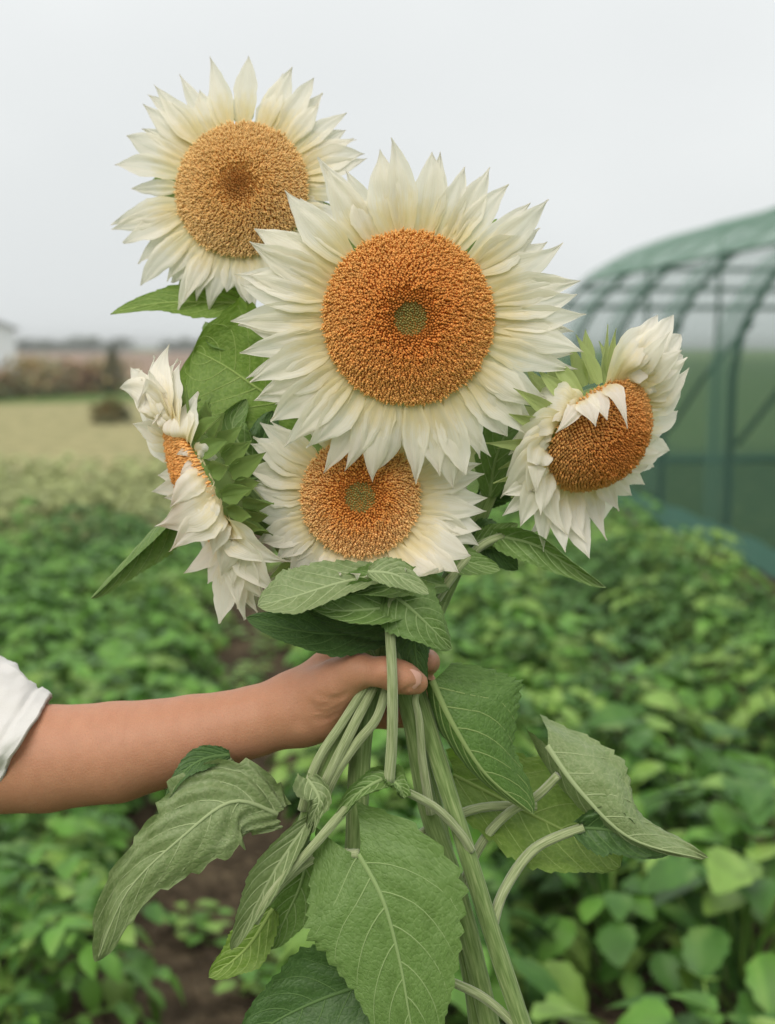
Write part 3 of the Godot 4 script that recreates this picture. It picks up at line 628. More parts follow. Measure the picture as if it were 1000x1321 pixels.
	head(d, {"at": Vector3(-0.1199, 1.3616, -0.7349), "n": Vector3(-0.8631, -0.3814, 0.3312), "r": 0.0425, "petals": [[1.309, -0.0391, 0.0853, -0.0236, 0.3, 1.0], [1.414, -0.0416, 0.0831, -0.0132, 0.3, 1.0], [1.274, -0.0301, 0.0763, -0.0272, 0.3, 1.0], [1.414, -0.0512, 0.0818, 0.0023, 0.3, 1.0],
		[1.326, -0.0513, 0.0737, 0.0103, 0.3, 1.0], [2.321, -0.0411, 0.0501, 0.0171, 0.3, 1.0], [1.283, -0.0289, 0.0737, -0.0104, 0.3, 1.0], [1.283, -0.0356, 0.0633, 0.0039, 0.3, 1.0],
		[1.187, -0.0159, 0.0755, -0.0194, 0.3, 1.0], [1.143, 0.0011, 0.0493, -0.015, 0.3, 1.0], [1.196, -0.0239, 0.059, 0.0052, 0.3, 1.0], [1.161, -0.0163, 0.0645, -0.0076, 0.3, 1.0],
		[0.75, 0.0275, 0.0297, 0.0062, 0.9, 0.8], [0.838, 0.0071, 0.0559, -0.0235, 0.3, 1.0], [0.707, 0.0339, 0.0283, 0.0041, 0.9, 0.8], [0.62, 0.0276, 0.0112, -0.0128, 0.3, 1.6],
		[0.489, 0.0332, 0.0194, 0.0151, 0.9, 0.8], [0.262, 0.0387, 0.0056, 0.0172, 0.9, 0.8], [0.951, 0.0005, 0.0544, -0.0179, 0.3, 1.2], [0.305, 0.0328, 0.0035, 0.0246, 0.9, 0.8],
		[0.201, 0.0393, 0.0016, 0.0119, 0.7, 1.0], [3.238, -0.0509, 0.0027, 0.0232, 0.3, 1.0], [3.377, -0.0472, -0.0066, 0.0196, 0.3, 1.0], [3.089, -0.0561, 0.0096, 0.0157, 0.3, 1.0],
		[6.266, 0.0146, -0.0147, 0.0379, 0.8, 1.2], [6.161, 0.0171, -0.0193, 0.0341, 0.7, 1.2], [6.1, 0.0312, -0.022, 0.0257, 0.6, 1.2], [5.943, 0.0376, -0.0313, 0.013, 0.5, 1.2],
		[4.363, -0.0156, -0.0485, 0.0267, 0.3, 1.0], [4.573, -0.0093, -0.063, 0.0194, 0.3, 1.0], [5.088, 0.0161, -0.0832, 0.0262, 0.3, 1.0], [5.472, 0.0334, -0.0745, 0.0143, 0.3, 1.0],
		[5.184, 0.0321, -0.0835, 0.0092, 0.3, 1.0], [5.629, 0.0377, -0.0724, -0.0021, 0.3, 1.0], [5.69, 0.0461, -0.0709, -0.0138, 0.3, 1.0], [5.786, 0.0465, -0.0614, -0.0242, 0.3, 1.0],
		[5.568, 0.0354, -0.0603, 0.0119, 0.3, 1.0], [5.044, 0.0199, -0.0772, 0.0075, 0.3, 1.0], [5.733, 0.0441, -0.061, -0.0094, 0.3, 1.0], [5.794, 0.0328, -0.0522, 0.013, 0.3, 1.0],
		[6.24, 0.0429, -0.0181, 0.0188, 0.6, 1.0]]}, {"dome": 0.010, "bract_root": 0.008, "dip": 0.0, "green": 0.0, "bud": 0.3, "inner": rust, "face": Vector3(-0.35, 0.15, 1.0), "mid": Color(0.88, 0.42, 0.12), "outer": Color(0.90, 0.51, 0.19), "width": 0.0112, "len": 0.045, "fill": 34, "fill_skip": 0.3, "fill_rise": 0.012, "bract_mat": "bract_dark", "bracts": 22, "bract_len": 0.015, "bract_width": 0.0065, "bract_back": 1.0})
	stalk(d, "stem", [Vector3(-0.1063, 1.3641, -0.7474), Vector3(-0.0910, 1.3534, -0.7519), Vector3(-0.0593, 1.3054, -0.7612), Vector3(-0.0152, 1.2529, -0.7396), Vector3(-0.0138, 1.2333, -0.7176), Vector3(-0.0302, 1.2025, -0.7031), Vector3(-0.0457, 1.1695, -0.6964), Vector3(-0.0607, 1.1240, -0.6950)], 0.006, 0.0052, "stem", 40)
	leaf(d, "leaf_mid", at_root(d, [Vector3(-0.1225, 1.3557, -0.7664), Vector3(-0.1514, 1.3306, -0.7608), Vector3(-0.1736, 1.3079, -0.7535), Vector3(-0.1935, 1.2870, -0.7445)]), Vector3(0.3, 0.3, 0.9), Vector3(0.2, 0.3, 0.9), 0.0185, {"lobe": 0.0, "wide": 0.4, "fr": 1.0, "curl_r": 1.6, "fl": 0.1, "curl_l": -0.3, "wave": 0.08, "teeth": 22.0})
	leaf(d, "leaf_pale", at_root(d, [Vector3(-0.0691, 1.1595, -0.6960), Vector3(-0.0957, 1.1718, -0.6856), Vector3(-0.1258, 1.1525, -0.6768), Vector3(-0.1604, 1.1169, -0.6778), Vector3(-0.1815, 1.0700, -0.6792)]), Vector3(0.1, 0.55, 0.8), Vector3(-0.4, 0.4, 0.9), 0.031, {"lobe": 0.2, "wide": 0.38, "fr": 0.0, "curl_r": 0.5, "fl": -0.2, "curl_l": -0.7, "wave": 0.2, "pucker": 3.4, "teeth": 8.0, "tooth": 0.26})
	leaf(d, "leaf_dark", at_root(d, [Vector3(-0.0998, 1.1947, -0.7051), Vector3(-0.1152, 1.1946, -0.6970), Vector3(-0.1277, 1.1872, -0.6899), Vector3(-0.1379, 1.1709, -0.6855)]), Vector3(-0.3, 0.5, 0.8), Vector3(-0.3, 0.5, 0.8), 0.0085, {"lobe": 0.0, "wide": 0.4})
	leaf(d, "leaf_pale", at_root(d, [Vector3(-0.1002, 1.1893, -0.7144), Vector3(-0.1107, 1.1806, -0.7071), Vector3(-0.1165, 1.1676, -0.7012), Vector3(-0.1269, 1.1466, -0.6962)]), Vector3(0.1, 0.5, 0.85), Vector3(0.1, 0.5, 0.85), 0.0145, {"lobe": 0.0, "wide": 0.5, "curl": 0.4})
	lf = leaf(d, "leaf_pale", at_root(d, [Vector3(-0.0490, 1.1587, -0.6858), Vector3(-0.0672, 1.1356, -0.6724), Vector3(-0.0827, 1.1079, -0.6675), Vector3(-0.0953, 1.0833, -0.6700)]), Vector3(-0.1, 0.2, 1), Vector3(-0.1, 0.2, 1), 0.0185, {"lobe": 0.1, "wide": 0.45, "fl": 0.7, "fr": 0.5, "curl": 0.8, "wave": 0.1})
	stalk(d, "petiole", [Vector3(-0.0227, 1.1748, -0.6760), Vector3(-0.0423, 1.1531, -0.6699), Vector3(-0.0694, 1.1238, -0.6637), Vector3(-0.0801, 1.1033, -0.6648)], 0.003, 0.0022, "petiole", 20, lf)
	leaf(d, "leaf_fresh", at_root(d, [Vector3(-0.0720, 1.1007, -0.6876), Vector3(-0.0849, 1.0810, -0.6828), Vector3(-0.0971, 1.0690, -0.6811), Vector3(-0.1119, 1.0583, -0.6816)]), Vector3(0, 0.4, 0.9), Vector3(0, 0.4, 0.9), 0.015, {"lobe": 0.0, "wide": 0.45, "wave": 0.15})
	lf = leaf(d, "leaf_mid", at_root(d, [Vector3(-0.0489, 1.1409, -0.6974), Vector3(-0.0548, 1.1143, -0.6936), Vector3(-0.0648, 1.0915, -0.6924), Vector3(-0.0738, 1.0710, -0.6915)]), Vector3(0.3, 0.1, 1), Vector3(0.2, 0.1, 1), 0.021, {"lobe": 0.1, "wide": 0.4})
	stalk(d, "petiole", [Vector3(-0.0239, 1.1410, -0.6802), Vector3(-0.0453, 1.1376, -0.6788), Vector3(-0.0643, 1.1234, -0.6747), Vector3(-0.0738, 1.1116, -0.6730)], 0.0028, 0.002, "petiole", 16, lf)
	leaf(d, "leaf_pale", at_root(d, [Vector3(-0.0490, 1.1848, -0.6895), Vector3(-0.0419, 1.1753, -0.6821), Vector3(-0.0452, 1.1658, -0.6808), Vector3(-0.0488, 1.1528, -0.6819)]), Vector3(-0.1, 0.2, 1), Vector3(0.1, 0.2, 1), 0.0125, {"wave": 0.6, "curl": 1.3, "lobe": 0.5})
	for q in [[[Vector3(-0.0136, 1.2400, -0.7055), Vector3(-0.0280, 1.2186, -0.6973), Vector3(-0.0442, 1.1940, -0.6918), Vector3(-0.0531, 1.1642, -0.6906)], 0.0026], [[Vector3(-0.0088, 1.2385, -0.7073), Vector3(-0.0231, 1.2127, -0.6955), Vector3(-0.0362, 1.1861, -0.6927), Vector3(-0.0494, 1.1553, -0.6914)], 0.0031], [[Vector3(0.0000, 1.2414, -0.7077), Vector3(-0.0063, 1.2216, -0.6988), Vector3(-0.0183, 1.2070, -0.6947), Vector3(-0.0328, 1.1857, -0.6937), Vector3(-0.0436, 1.1607, -0.6931)], 0.0028]]:
		stalk(d, "petiole", q[0], q[1], q[1] * 1.1, "petiole", 20)
	# the flower on the right, hanging its head
	var e := base("sunflower", Vector3(0.0618, 0.9820, -0.7010))
	tag(e, "cream sunflower on the right, nodding its bulging brown disc towards the net tunnel", "sunflower", "cream sunflowers held in the hand")
	head(e, {"at": Vector3(0.1342, 1.3938, -0.7395), "n": Vector3(0.5022, -0.4419, 0.7433), "r": 0.0375, "petals": [[1.536, 0.0643, 0.0628, -0.0521, 0.25, 1.0], [1.431, 0.0776, 0.0625, -0.0409, 0.25, 1.0], [1.239, 0.0758, 0.0549, -0.0295, 0.25, 1.0], [1.361, 0.062, 0.0499, -0.0224, 0.25, 1.0],
		[1.065, 0.0737, 0.0449, -0.0164, 0.25, 1.0], [0.855, 0.0696, 0.032, -0.0104, 0.25, 1.0], [0.654, 0.0609, 0.021, -0.0022, 0.25, 1.0], [1.728, 0.0697, 0.052, -0.0472, 0.25, 1.0],
		[1.58, 0.0704, 0.0486, -0.0367, 0.25, 1.0], [1.536, 0.0389, 0.0417, -0.0057, 0.25, 1.0], [1.047, 0.0466, 0.0311, 0.001, 0.25, 1.0], [1.876, -0.017, 0.0251, 0.0302, 0.9, 0.8],
		[2.138, -0.0275, 0.0254, 0.0243, 0.9, 0.8], [2.33, -0.0322, 0.0222, 0.0257, 0.9, 0.8], [2.452, -0.0464, 0.0086, 0.012, 0.9, 0.8], [2.452, -0.0363, 0.0082, -0.018, 0.25, 1.5],
		[2.539, -0.0358, 0.0057, -0.0306, 0.25, 1.4], [2.505, -0.0374, 0.0075, -0.0065, 0.25, 1.4], [2.836, -0.0428, -0.0208, -0.035, 0.25, 1.0], [3.028, -0.047, -0.0273, -0.0114, 0.25, 1.0],
		[3.185, -0.0476, -0.0422, -0.0234, 0.25, 1.0], [3.377, -0.0483, -0.0529, -0.0161, 0.25, 1.0], [3.648, -0.0475, -0.0586, 0.0108, 0.25, 1.0], [3.229, -0.0492, -0.032, 0.0124, 0.25, 1.0],
		[3.674, -0.0411, -0.0445, 0.0208, 0.25, 1.0], [2.95, -0.0428, -0.0271, -0.023, 0.25, 1.0], [3.299, -0.0465, -0.0442, -0.0151, 0.25, 1.0], [3.456, -0.0373, -0.0505, 0.0059, 0.25, 1.0],
		[3.944, -0.0317, -0.0706, 0.0177, 0.25, 1.0], [4.355, -0.0238, -0.0623, 0.033, 0.25, 1.0], [4.695, -0.0112, -0.0625, 0.0436, 0.25, 1.0], [5.018, 0.0075, -0.0599, 0.0348, 0.25, 1.0],
		[3.944, -0.0238, -0.0584, 0.0228, 0.25, 1.0], [4.573, -0.0135, -0.0594, 0.032, 0.25, 1.0], [5.367, 0.0405, -0.0417, 0.0116, 0.25, 1.0], [5.568, 0.0517, -0.0314, 0.009, 0.25, 1.0],
		[5.742, 0.0573, -0.0247, 0.0057, 0.25, 1.0], [5.908, 0.0607, -0.0144, 0.001, 0.25, 1.0], [6.1, 0.0604, -0.0052, -0.006, 0.25, 1.0], [5.192, 0.0294, -0.0481, 0.0146, 0.25, 1.0]]}, {"dome": 0.024, "dip": 0.0, "green": 0.0, "bud": 0.34, "face": Vector3(0.1, 0.1, 1.0), "inner": Color(0.667, 0.256, 0.064), "mid": Color(0.70, 0.28, 0.07), "outer": Color(0.72, 0.40, 0.14), "width": 0.0090, "len": 0.042, "fill": 30, "fill_skip": 0.25, "fill_rise": 0.006, "bract_mat": "bract_pale", "bract_width": 0.005, "bracts": 20, "bract_len": 0.022, "bract_back": 0.9})
	stalk(e, "stem", [Vector3(0.1270, 1.4136, -0.7584), Vector3(0.1161, 1.4127, -0.7765), Vector3(0.0991, 1.3994, -0.7827), Vector3(0.0810, 1.3770, -0.7815), Vector3(0.0582, 1.3300, -0.7708), Vector3(0.0318, 1.2757, -0.7529), Vector3(0.0152, 1.2378, -0.7375), Vector3(0.0213, 1.1920, -0.7330), Vector3(0.0380, 1.1224, -0.7210), Vector3(0.0547, 1.0422, -0.7096), Vector3(0.0618, 0.9820, -0.7010)], 0.0062, 0.0055, "stem", 44)
	lf = leaf(e, "leaf_mid", at_root(e, [Vector3(0.0735, 1.3271, -0.7502), Vector3(0.0950, 1.3233, -0.7395), Vector3(0.1169, 1.3107, -0.7337), Vector3(0.1390, 1.2977, -0.7278)]), Vector3(0.1, 0.5, 0.85), Vector3(-0.3, 0.4, 0.85), 0.0175, {"lobe": 0.3, "wide": 0.3, "fl": 0.9, "curl_l": 1.2, "fr": 0.2, "curl_r": 0.3, "wave": 0.14})
	stalk(e, "petiole", [Vector3(0.0306, 1.2898, -0.7247), Vector3(0.0423, 1.3048, -0.7328), Vector3(0.0595, 1.3208, -0.7452), Vector3(0.0760, 1.3276, -0.7502)], 0.003, 0.0028, "petiole", 18, lf)
	leaf(e, "leaf_mid", at_root(e, [Vector3(0.0304, 1.3231, -0.7496), Vector3(0.0475, 1.3139, -0.7382), Vector3(0.0725, 1.3074, -0.7373)]), Vector3(0.1, 0.5, 0.85), Vector3(0.1, 0.3, 0.95), 0.0135, {"lobe": 0.0, "wide": 0.4})
	leaf(e, "leaf_dark", at_root(e, [Vector3(0.0517, 1.3257, -0.7651), Vector3(0.0667, 1.3189, -0.7591), Vector3(0.0862, 1.3036, -0.7569)]), Vector3(0.1, 0.3, 0.95), Vector3(0.2, 0.3, 0.95), 0.016, {"lobe": 0.0, "wide": 0.4, "wave": 0.15})
	leaf(e, "leaf_mid", at_root(e, [Vector3(0.0683, 1.3512, -0.7698), Vector3(0.0721, 1.3771, -0.7694), Vector3(0.0838, 1.3998, -0.7767), Vector3(0.1043, 1.4226, -0.7860)]), Vector3(-0.2, 0.1, 1), Vector3(-0.2, 0.1, 1), 0.0165, {"lobe": 0.0, "wide": 0.5, "curl": 0.4})
	leaf(e, "leaf_dark", at_root(e, [Vector3(0.0636, 1.3435, -0.7879), Vector3(0.0794, 1.3593, -0.7891), Vector3(0.0910, 1.3751, -0.7913)]), Vector3(0.2, 0.1, 1), Vector3(0.2, 0.1, 1), 0.014, {"lobe": 0.0, "wide": 0.5})
	leaf(e, "leaf_fresh", at_root(e, [Vector3(0.1001, 1.4015, -0.7911), Vector3(0.1080, 1.4145, -0.7929), Vector3(0.1117, 1.4286, -0.7949)]), Vector3(0.2, 0.1, 1), Vector3(0.2, 0.1, 1), 0.012, {"lobe": 0.0, "wide": 0.5})
	leaf(e, "leaf_mid", at_root(e, [Vector3(0.0565, 1.3214, -0.7595), Vector3(0.0715, 1.3271, -0.7562), Vector3(0.0858, 1.3342, -0.7572)]), Vector3(0.2, 0.3, 0.9), Vector3(0.2, 0.1, 1), 0.009, {"lobe": 0.0, "wide": 0.5})
	stalk(e, "petiole", [Vector3(0.0218, 1.2425, -0.7038), Vector3(0.0174, 1.2332, -0.7015), Vector3(0.0199, 1.2189, -0.7024), Vector3(0.0225, 1.1894, -0.7043), Vector3(0.0276, 1.1563, -0.7036)], 0.0016, 0.003, "petiole", 18)
	stalk(e, "petiole", [Vector3(0.0396, 1.0586, -0.6756), Vector3(0.0582, 1.0478, -0.6781), Vector3(0.0730, 1.0352, -0.6783), Vector3(0.0852, 1.0222, -0.6765)], 0.0028, 0.003, "petiole", 14)
	stalk(e, "petiole", [Vector3(0.0000, 1.1326, -0.6841), Vector3(0.0099, 1.1335, -0.7024), Vector3(0.0305, 1.1387, -0.7254), Vector3(0.0616, 1.1476, -0.7347), Vector3(0.0991, 1.1471, -0.7387)], 0.0034, 0.003, "petiole", 20)

# ---------------------------------------------------------------- the person: forearm and hand as one skin, in a white linen sleeve

func cap_d(p: Vector3, a: Vector3, b: Vector3, ra: float, rb: float) -> float:
	var ab := b - a
	var t := clampf((p - a).dot(ab) / ab.length_squared(), 0.0, 1.0)
	return p.distance_to(a + ab * t) - lerpf(ra, rb, t)

func smin(a: float, b: float, k: float) -> float:
	var h := maxf(k - absf(a - b), 0.0) / k
	return minf(a, b) - h * h * k * 0.25

func body_d(p: Vector3, groups: Array) -> float:
	var d := 1e9
	for g in groups:
		var e := 1e9
		for q in g[2]:
			var dd := cap_d(p, q[0], q[1], q[2], q[3])
			e = dd if e > 1e8 else smin(e, dd, g[0])
		d = e if d > 1e8 else smin(d, e, g[1])
	return d

func skin_mesh(groups: Array, cell: float, creases := []) -> ArrayMesh:
	# groups: [k inside the group, k to what came before, [[a, b, ra, rb], ...]]; meshed as surface nets, block by block
	var lo := Vector3.ONE * 1e9; var hi := -lo
	for g in groups:
		for q in g[2]:
			for e in [0, 1]:
				var r: Vector3 = Vector3.ONE * (q[2 + e] + cell * 4.0)
				lo = lo.min(q[e] - r); hi = hi.max(q[e] + r)
	var BS := 8
	var nb := Vector3i(((hi - lo) / (cell * BS)).ceil())
	var n := nb * BS + Vector3i.ONE
	var field := PackedFloat32Array()
	field.resize(n.x * n.y * n.z)
	field.fill(1.0)
	var sy := n.x; var sz := n.x * n.y
	var active := []
	var half := cell * BS * 0.5
	for bz in nb.z:
		for by in nb.y:
			for bx in nb.x:
				var c := lo + Vector3(bx, by, bz) * cell * BS + Vector3.ONE * half
				var near := []
				var any := false
				var dmin := 1e9
				for g in groups:
					var list := []
					for q in g[2]:
						var d := cap_d(c, q[0], q[1], q[2], q[3])
						dmin = minf(dmin, d)
						if d < half * 1.8 + 0.014: list.append(q)
					if list.size(): near.append([g[0], g[1], list])
				if near.is_empty() or dmin > half * 1.8 + 0.012 or dmin < -half * 1.8 - 0.012: continue
				active.append(Vector3i(bx, by, bz))
				var cr := creases.filter(func(q): return cap_d(c, q[0], q[1], q[2], q[2]) < half * 1.8 + 0.005)
				for z in BS + 1:
					for y in BS + 1:
						for x in BS + 1:
							var i := (bx * BS + x) + (by * BS + y) * sy + (bz * BS + z) * sz
							if field[i] != 1.0: continue
							var p := lo + Vector3(bx * BS + x, by * BS + y, bz * BS + z) * cell
							var d := 1e9
							for g in near:
								var e := 1e9
								for q in g[2]:
									var dd := cap_d(p, q[0], q[1], q[2], q[3])
									e = dd if e > 1e8 else smin(e, dd, g[0])
								d = e if d > 1e8 else smin(d, e, g[1])
							for q in cr:
								var cd := cap_d(p, q[0], q[1], q[2], q[2])
								if cd < 0.004: d = -smin(-d, cd, 0.0025)
							field[i] = d
	var mb := MB.new()
	var cells := {}
	for b in active:
		for z in BS:
			for y in BS:
				for x in BS:
					var gx: int = b.x * BS + x; var gy: int = b.y * BS + y; var gz: int = b.z * BS + z
					var i := gx + gy * sy + gz * sz
					var sum := Vector3.ZERO; var cnt := 0
					var f := [field[i], field[i + 1], field[i + sy], field[i + sy + 1], field[i + sz], field[i + sz + 1], field[i + sz + sy], field[i + sz + sy + 1]]
					var inside := 0
					for k in 8:
						if f[k] < 0.0: inside += 1
					if inside == 0 or inside == 8: continue
					for e in [[0, 1], [2, 3], [4, 5], [6, 7], [0, 2], [1, 3], [4, 6], [5, 7], [0, 4], [1, 5], [2, 6], [3, 7]]:
						var fa: float = f[e[0]]; var fb: float = f[e[1]]
						if (fa < 0.0) == (fb < 0.0): continue
						var t := fa / (fa - fb)
						var pa := Vector3(e[0] & 1, (e[0] >> 1) & 1, e[0] >> 2); var pb := Vector3(e[1] & 1, (e[1] >> 1) & 1, e[1] >> 2)
						sum += pa.lerp(pb, t); cnt += 1
					cells[i] = mb.add(lo + (Vector3(gx, gy, gz) + sum / cnt) * cell)
	for i in cells:
		for ax in 3:
			var st: int = [1, sy, sz][ax]
			var u: int = [sy, sz, 1][ax]
			var w: int = [sz, 1, sy][ax]
			# the edge from i along ax is shared by the four cells i, i-u, i-w, i-u-w
			if i - u < 0 or i - w < 0 or i - u - w < 0: continue
			var fa := field[i]; var fb := field[i + st]
			if (fa < 0.0) == (fb < 0.0): continue
			if not (cells.has(i - u) and cells.has(i - w) and cells.has(i - u - w)): continue
			if fa < 0.0: mb.quad(cells[i - u - w], cells[i - w], cells[i], cells[i - u])
			else: mb.quad(cells[i - u - w], cells[i - u], cells[i], cells[i - w])
	# settle the net: two rounds of smoothing take out the grid
	for it in 2:
		var sum := PackedVector3Array(); sum.resize(mb.v.size())
		var cnt := PackedInt32Array(); cnt.resize(mb.v.size())
		for k in range(0, mb.idx.size(), 3):
			for e in 3:
				var a := mb.idx[k + e]; var b := mb.idx[k + (e + 1) % 3]
				sum[a] += mb.v[b]; cnt[a] += 1
				sum[b] += mb.v[a]; cnt[b] += 1
		for k in mb.v.size():
			if cnt[k] > 0: mb.v[k] = mb.v[k].lerp(sum[k] / cnt[k], 0.5)
	return mb.commit()

func build_person() -> void:
	var who := base("person", Vector3(-0.2808, 1.1653, -0.7473))
	tag(who, "bare forearm in a rolled white linen sleeve, its hand gripping the sunflower stems", "person")
	var o := who.position
	var W := func(a: Array) -> Array: return [a[0] - o, a[1] - o, a[2], a[3]]
	var arm := [[Vector3(-0.2618, 1.1934, -0.7473), Vector3(-0.2270, 1.1930, -0.7452), 0.018, 0.016], [Vector3(-0.4256, 1.2099, -0.8143), Vector3(-0.2763, 1.1739, -0.7506), 0.040, 0.0360], [Vector3(-0.2763, 1.1739, -0.7506), Vector3(-0.2270, 1.1787, -0.7432), 0.0355, 0.0345], [Vector3(-0.2270, 1.1787, -0.7432), Vector3(-0.1797, 1.1842, -0.7399), 0.0345, 0.0325], [Vector3(-0.1797, 1.1842, -0.7399), Vector3(-0.1277, 1.1952, -0.7375), 0.0325, 0.0272],
		[Vector3(-0.1277, 1.1952, -0.7375), Vector3(-0.0864, 1.2071, -0.7351), 0.0272, 0.0225], [Vector3(-0.0864, 1.2071, -0.7351), Vector3(-0.0546, 1.2189, -0.7327), 0.0225, 0.0195], [Vector3(-0.2638, 1.1668, -0.7435), Vector3(-0.2276, 1.1647, -0.7432), 0.022, 0.021]]
	var palm := [[Vector3(-0.0547, 1.2218, -0.7352), Vector3(-0.0357, 1.2392, -0.7437), 0.0165, 0.0105], [Vector3(-0.0549, 1.2181, -0.7367), Vector3(-0.0309, 1.2263, -0.7479), 0.016, 0.0115], [Vector3(-0.0549, 1.2146, -0.7362), Vector3(-0.0309, 1.2166, -0.7466), 0.016, 0.0115], [Vector3(-0.0547, 1.2117, -0.7337), Vector3(-0.0357, 1.2099, -0.7395), 0.014, 0.0105],
		[Vector3(-0.0501, 1.2128, -0.7258), Vector3(-0.0398, 1.2122, -0.7197), 0.0135, 0.0105], [Vector3(-0.0541, 1.2192, -0.7267), Vector3(-0.0356, 1.2333, -0.7176), 0.0165, 0.0155], [Vector3(-0.0356, 1.2333, -0.7176), Vector3(-0.0234, 1.2469, -0.7095), 0.0145, 0.0098]]
	var thumb := [[Vector3(-0.0294, 1.2419, -0.7128), Vector3(-0.0184, 1.2496, -0.7068), 0.0115, 0.0095], [Vector3(-0.0184, 1.2496, -0.7068), Vector3(0.0000, 1.2508, -0.6959), 0.0093, 0.0090], [Vector3(0.0000, 1.2508, -0.6959), Vector3(0.0096, 1.2472, -0.6964), 0.0092, 0.0092], [Vector3(0.0096, 1.2472, -0.6964), Vector3(0.0183, 1.2432, -0.6998), 0.0092, 0.0072]]
	var groups := [[0.004, 0.01, arm.map(W)], [0.012, 0.016, palm.map(W)], [0.006, 0.010, thumb.map(W)]]
	for q in [[Vector3(-0.0357, 1.2392, -0.7437), Vector3(-0.0158, 1.2383, -0.7698), Vector3(0.0106, 1.2367, -0.7737), Vector3(0.0262, 1.2426, -0.7503), Vector3(0.0249, 1.2486, -0.7269), 0.0098], [Vector3(-0.0309, 1.2263, -0.7479), Vector3(-0.0133, 1.2214, -0.7755), Vector3(0.0107, 1.2214, -0.7755), Vector3(0.0240, 1.2260, -0.7580), Vector3(0.0204, 1.2301, -0.7424), 0.0098],
			[Vector3(-0.0309, 1.2166, -0.7466), Vector3(-0.0149, 1.2093, -0.7718), Vector3(0.0080, 1.2087, -0.7737), Vector3(0.0199, 1.2129, -0.7602), Vector3(0.0165, 1.2171, -0.7466), 0.0092], [Vector3(-0.0357, 1.2099, -0.7395), Vector3(-0.0201, 1.1996, -0.7643), Vector3(0.0000, 1.1990, -0.7663), Vector3(0.0105, 1.2027, -0.7567), Vector3(0.0072, 1.2070, -0.7452), 0.0082]]:
		var r: float = q[5]
		groups.append([0.003, 0.004, [[q[0], q[1], r * 1.1, r], [q[1], q[2], r, r * 0.9], [q[2], q[3], r * 0.9, r * 0.84], [q[3], q[4], r * 0.84, r * 0.72]].map(W)])
	# knuckle, wrist tendons and the skin folds round the thumb's root
	groups[1][2].append_array([[Vector3(-0.0409, 1.2422, -0.7441), Vector3(-0.0338, 1.2414, -0.7471), 0.0088, 0.0092]].map(W))
	groups[0][2].append_array([[Vector3(-0.1046, 1.2099, -0.7204), Vector3(-0.0569, 1.2207, -0.7173), 0.0035, 0.003], [Vector3(-0.0997, 1.2190, -0.7227), Vector3(-0.0521, 1.2310, -0.7203), 0.003, 0.003]].map(W))
	var creases := []
	for line in [[Vector3(-0.0510, 1.2292, -0.7261), Vector3(-0.0410, 1.2272, -0.7259), Vector3(-0.0300, 1.2317, -0.7265)], [Vector3(-0.0490, 1.2243, -0.7254), Vector3(-0.0390, 1.2228, -0.7252), Vector3(-0.0290, 1.2272, -0.7259)], [Vector3(-0.0470, 1.2188, -0.7247), Vector3(-0.0380, 1.2183, -0.7246), Vector3(-0.0300, 1.2223, -0.7251)], [Vector3(-0.0440, 1.2352, -0.7270), Vector3(-0.0350, 1.2327, -0.7266), Vector3(-0.0260, 1.2362, -0.7271)], [Vector3(-0.0535, 1.2337, -0.7268), Vector3(-0.0545, 1.2233, -0.7253), Vector3(-0.0520, 1.2119, -0.7237)], [Vector3(-0.0575, 1.2327, -0.7266), Vector3(-0.0585, 1.2233, -0.7253), Vector3(-0.0565, 1.2134, -0.7239)],
			[Vector3(-0.0055, 1.2495, -0.7290), Vector3(-0.0040, 1.2426, -0.7280), Vector3(-0.0050, 1.2347, -0.7269)], [Vector3(-0.0025, 1.2490, -0.7290), Vector3(-0.0010, 1.2426, -0.7280), Vector3(-0.0020, 1.2342, -0.7268)], [Vector3(0.0105, 1.2416, -0.7279), Vector3(0.0095, 1.2376, -0.7273), Vector3(0.0120, 1.2327, -0.7266)], [Vector3(0.0105, 1.2416, -0.7279), Vector3(0.0150, 1.2436, -0.7282), Vector3(0.0215, 1.2396, -0.7276)], [Vector3(0.0120, 1.2327, -0.7266), Vector3(0.0160, 1.2312, -0.7264), Vector3(0.0215, 1.2317, -0.7265)]]:
		var chain := []
		for q in smooth_path(line, 8):
			var e: Vector3 = q - o + Vector3(0, 0, 0.07)
			for k in 60:
				var dd := body_d(e, groups)
				if dd < 0.0003: break
				e.z -= maxf(dd, 0.0003)
			chain.append(e)
		for k in chain.size() - 1:
			if chain[k].distance_to(chain[k + 1]) < 0.012: creases.append([chain[k], chain[k + 1], 0.0007])
	put("arm", skin_mesh(groups, 0.0019, creases), M.skin, who)
	# thumb nail: a small curved plate on the front of the thumb's last joint
	var mb := MB.new()
	var c := Vector3(0.0156, 1.2484, -0.6887) - o
	var along := (Vector3(0.0220, 1.2432, -0.6948) - Vector3(0.0105, 1.2500, -0.6917)).normalized()
	var face := Vector3(0.12, 0.12, 1).normalized()
	face = (face - along * face.dot(along)).normalized()
	var across := along.cross(face)
	var ids := []
	for i in 11:
		var line := []
		var t := i / 10.0 * 2.0 - 1.0
		for k in 9:
			var s := k / 8.0 * 2.0 - 1.0
			var w := 0.0058 * pow(maxf(1.0 - pow(absf(t), 3.5), 0.0), 0.5)
			line.append(mb.add(c + along * t * 0.0062 + across * s * w - face * (s * s * w * 0.26 + (t * t * 0.0014 if t > 0.0 else t * t * 0.0009))))
		ids.append(line)
	for i in 10:
		for k in 8: mb.quad(ids[i][k], ids[i][k + 1], ids[i + 1][k + 1], ids[i + 1][k])
	put("thumb_nail", mb.commit(), M.nail, who)
	# sleeve: a loose cloth tube with a turned hem, wider than the arm
	mb = MB.new()
	var mouth := Vector3(-0.2416, 1.1883, -0.7466) - o
	var back := Vector3(-0.6596, 1.2688, -0.9540) - o
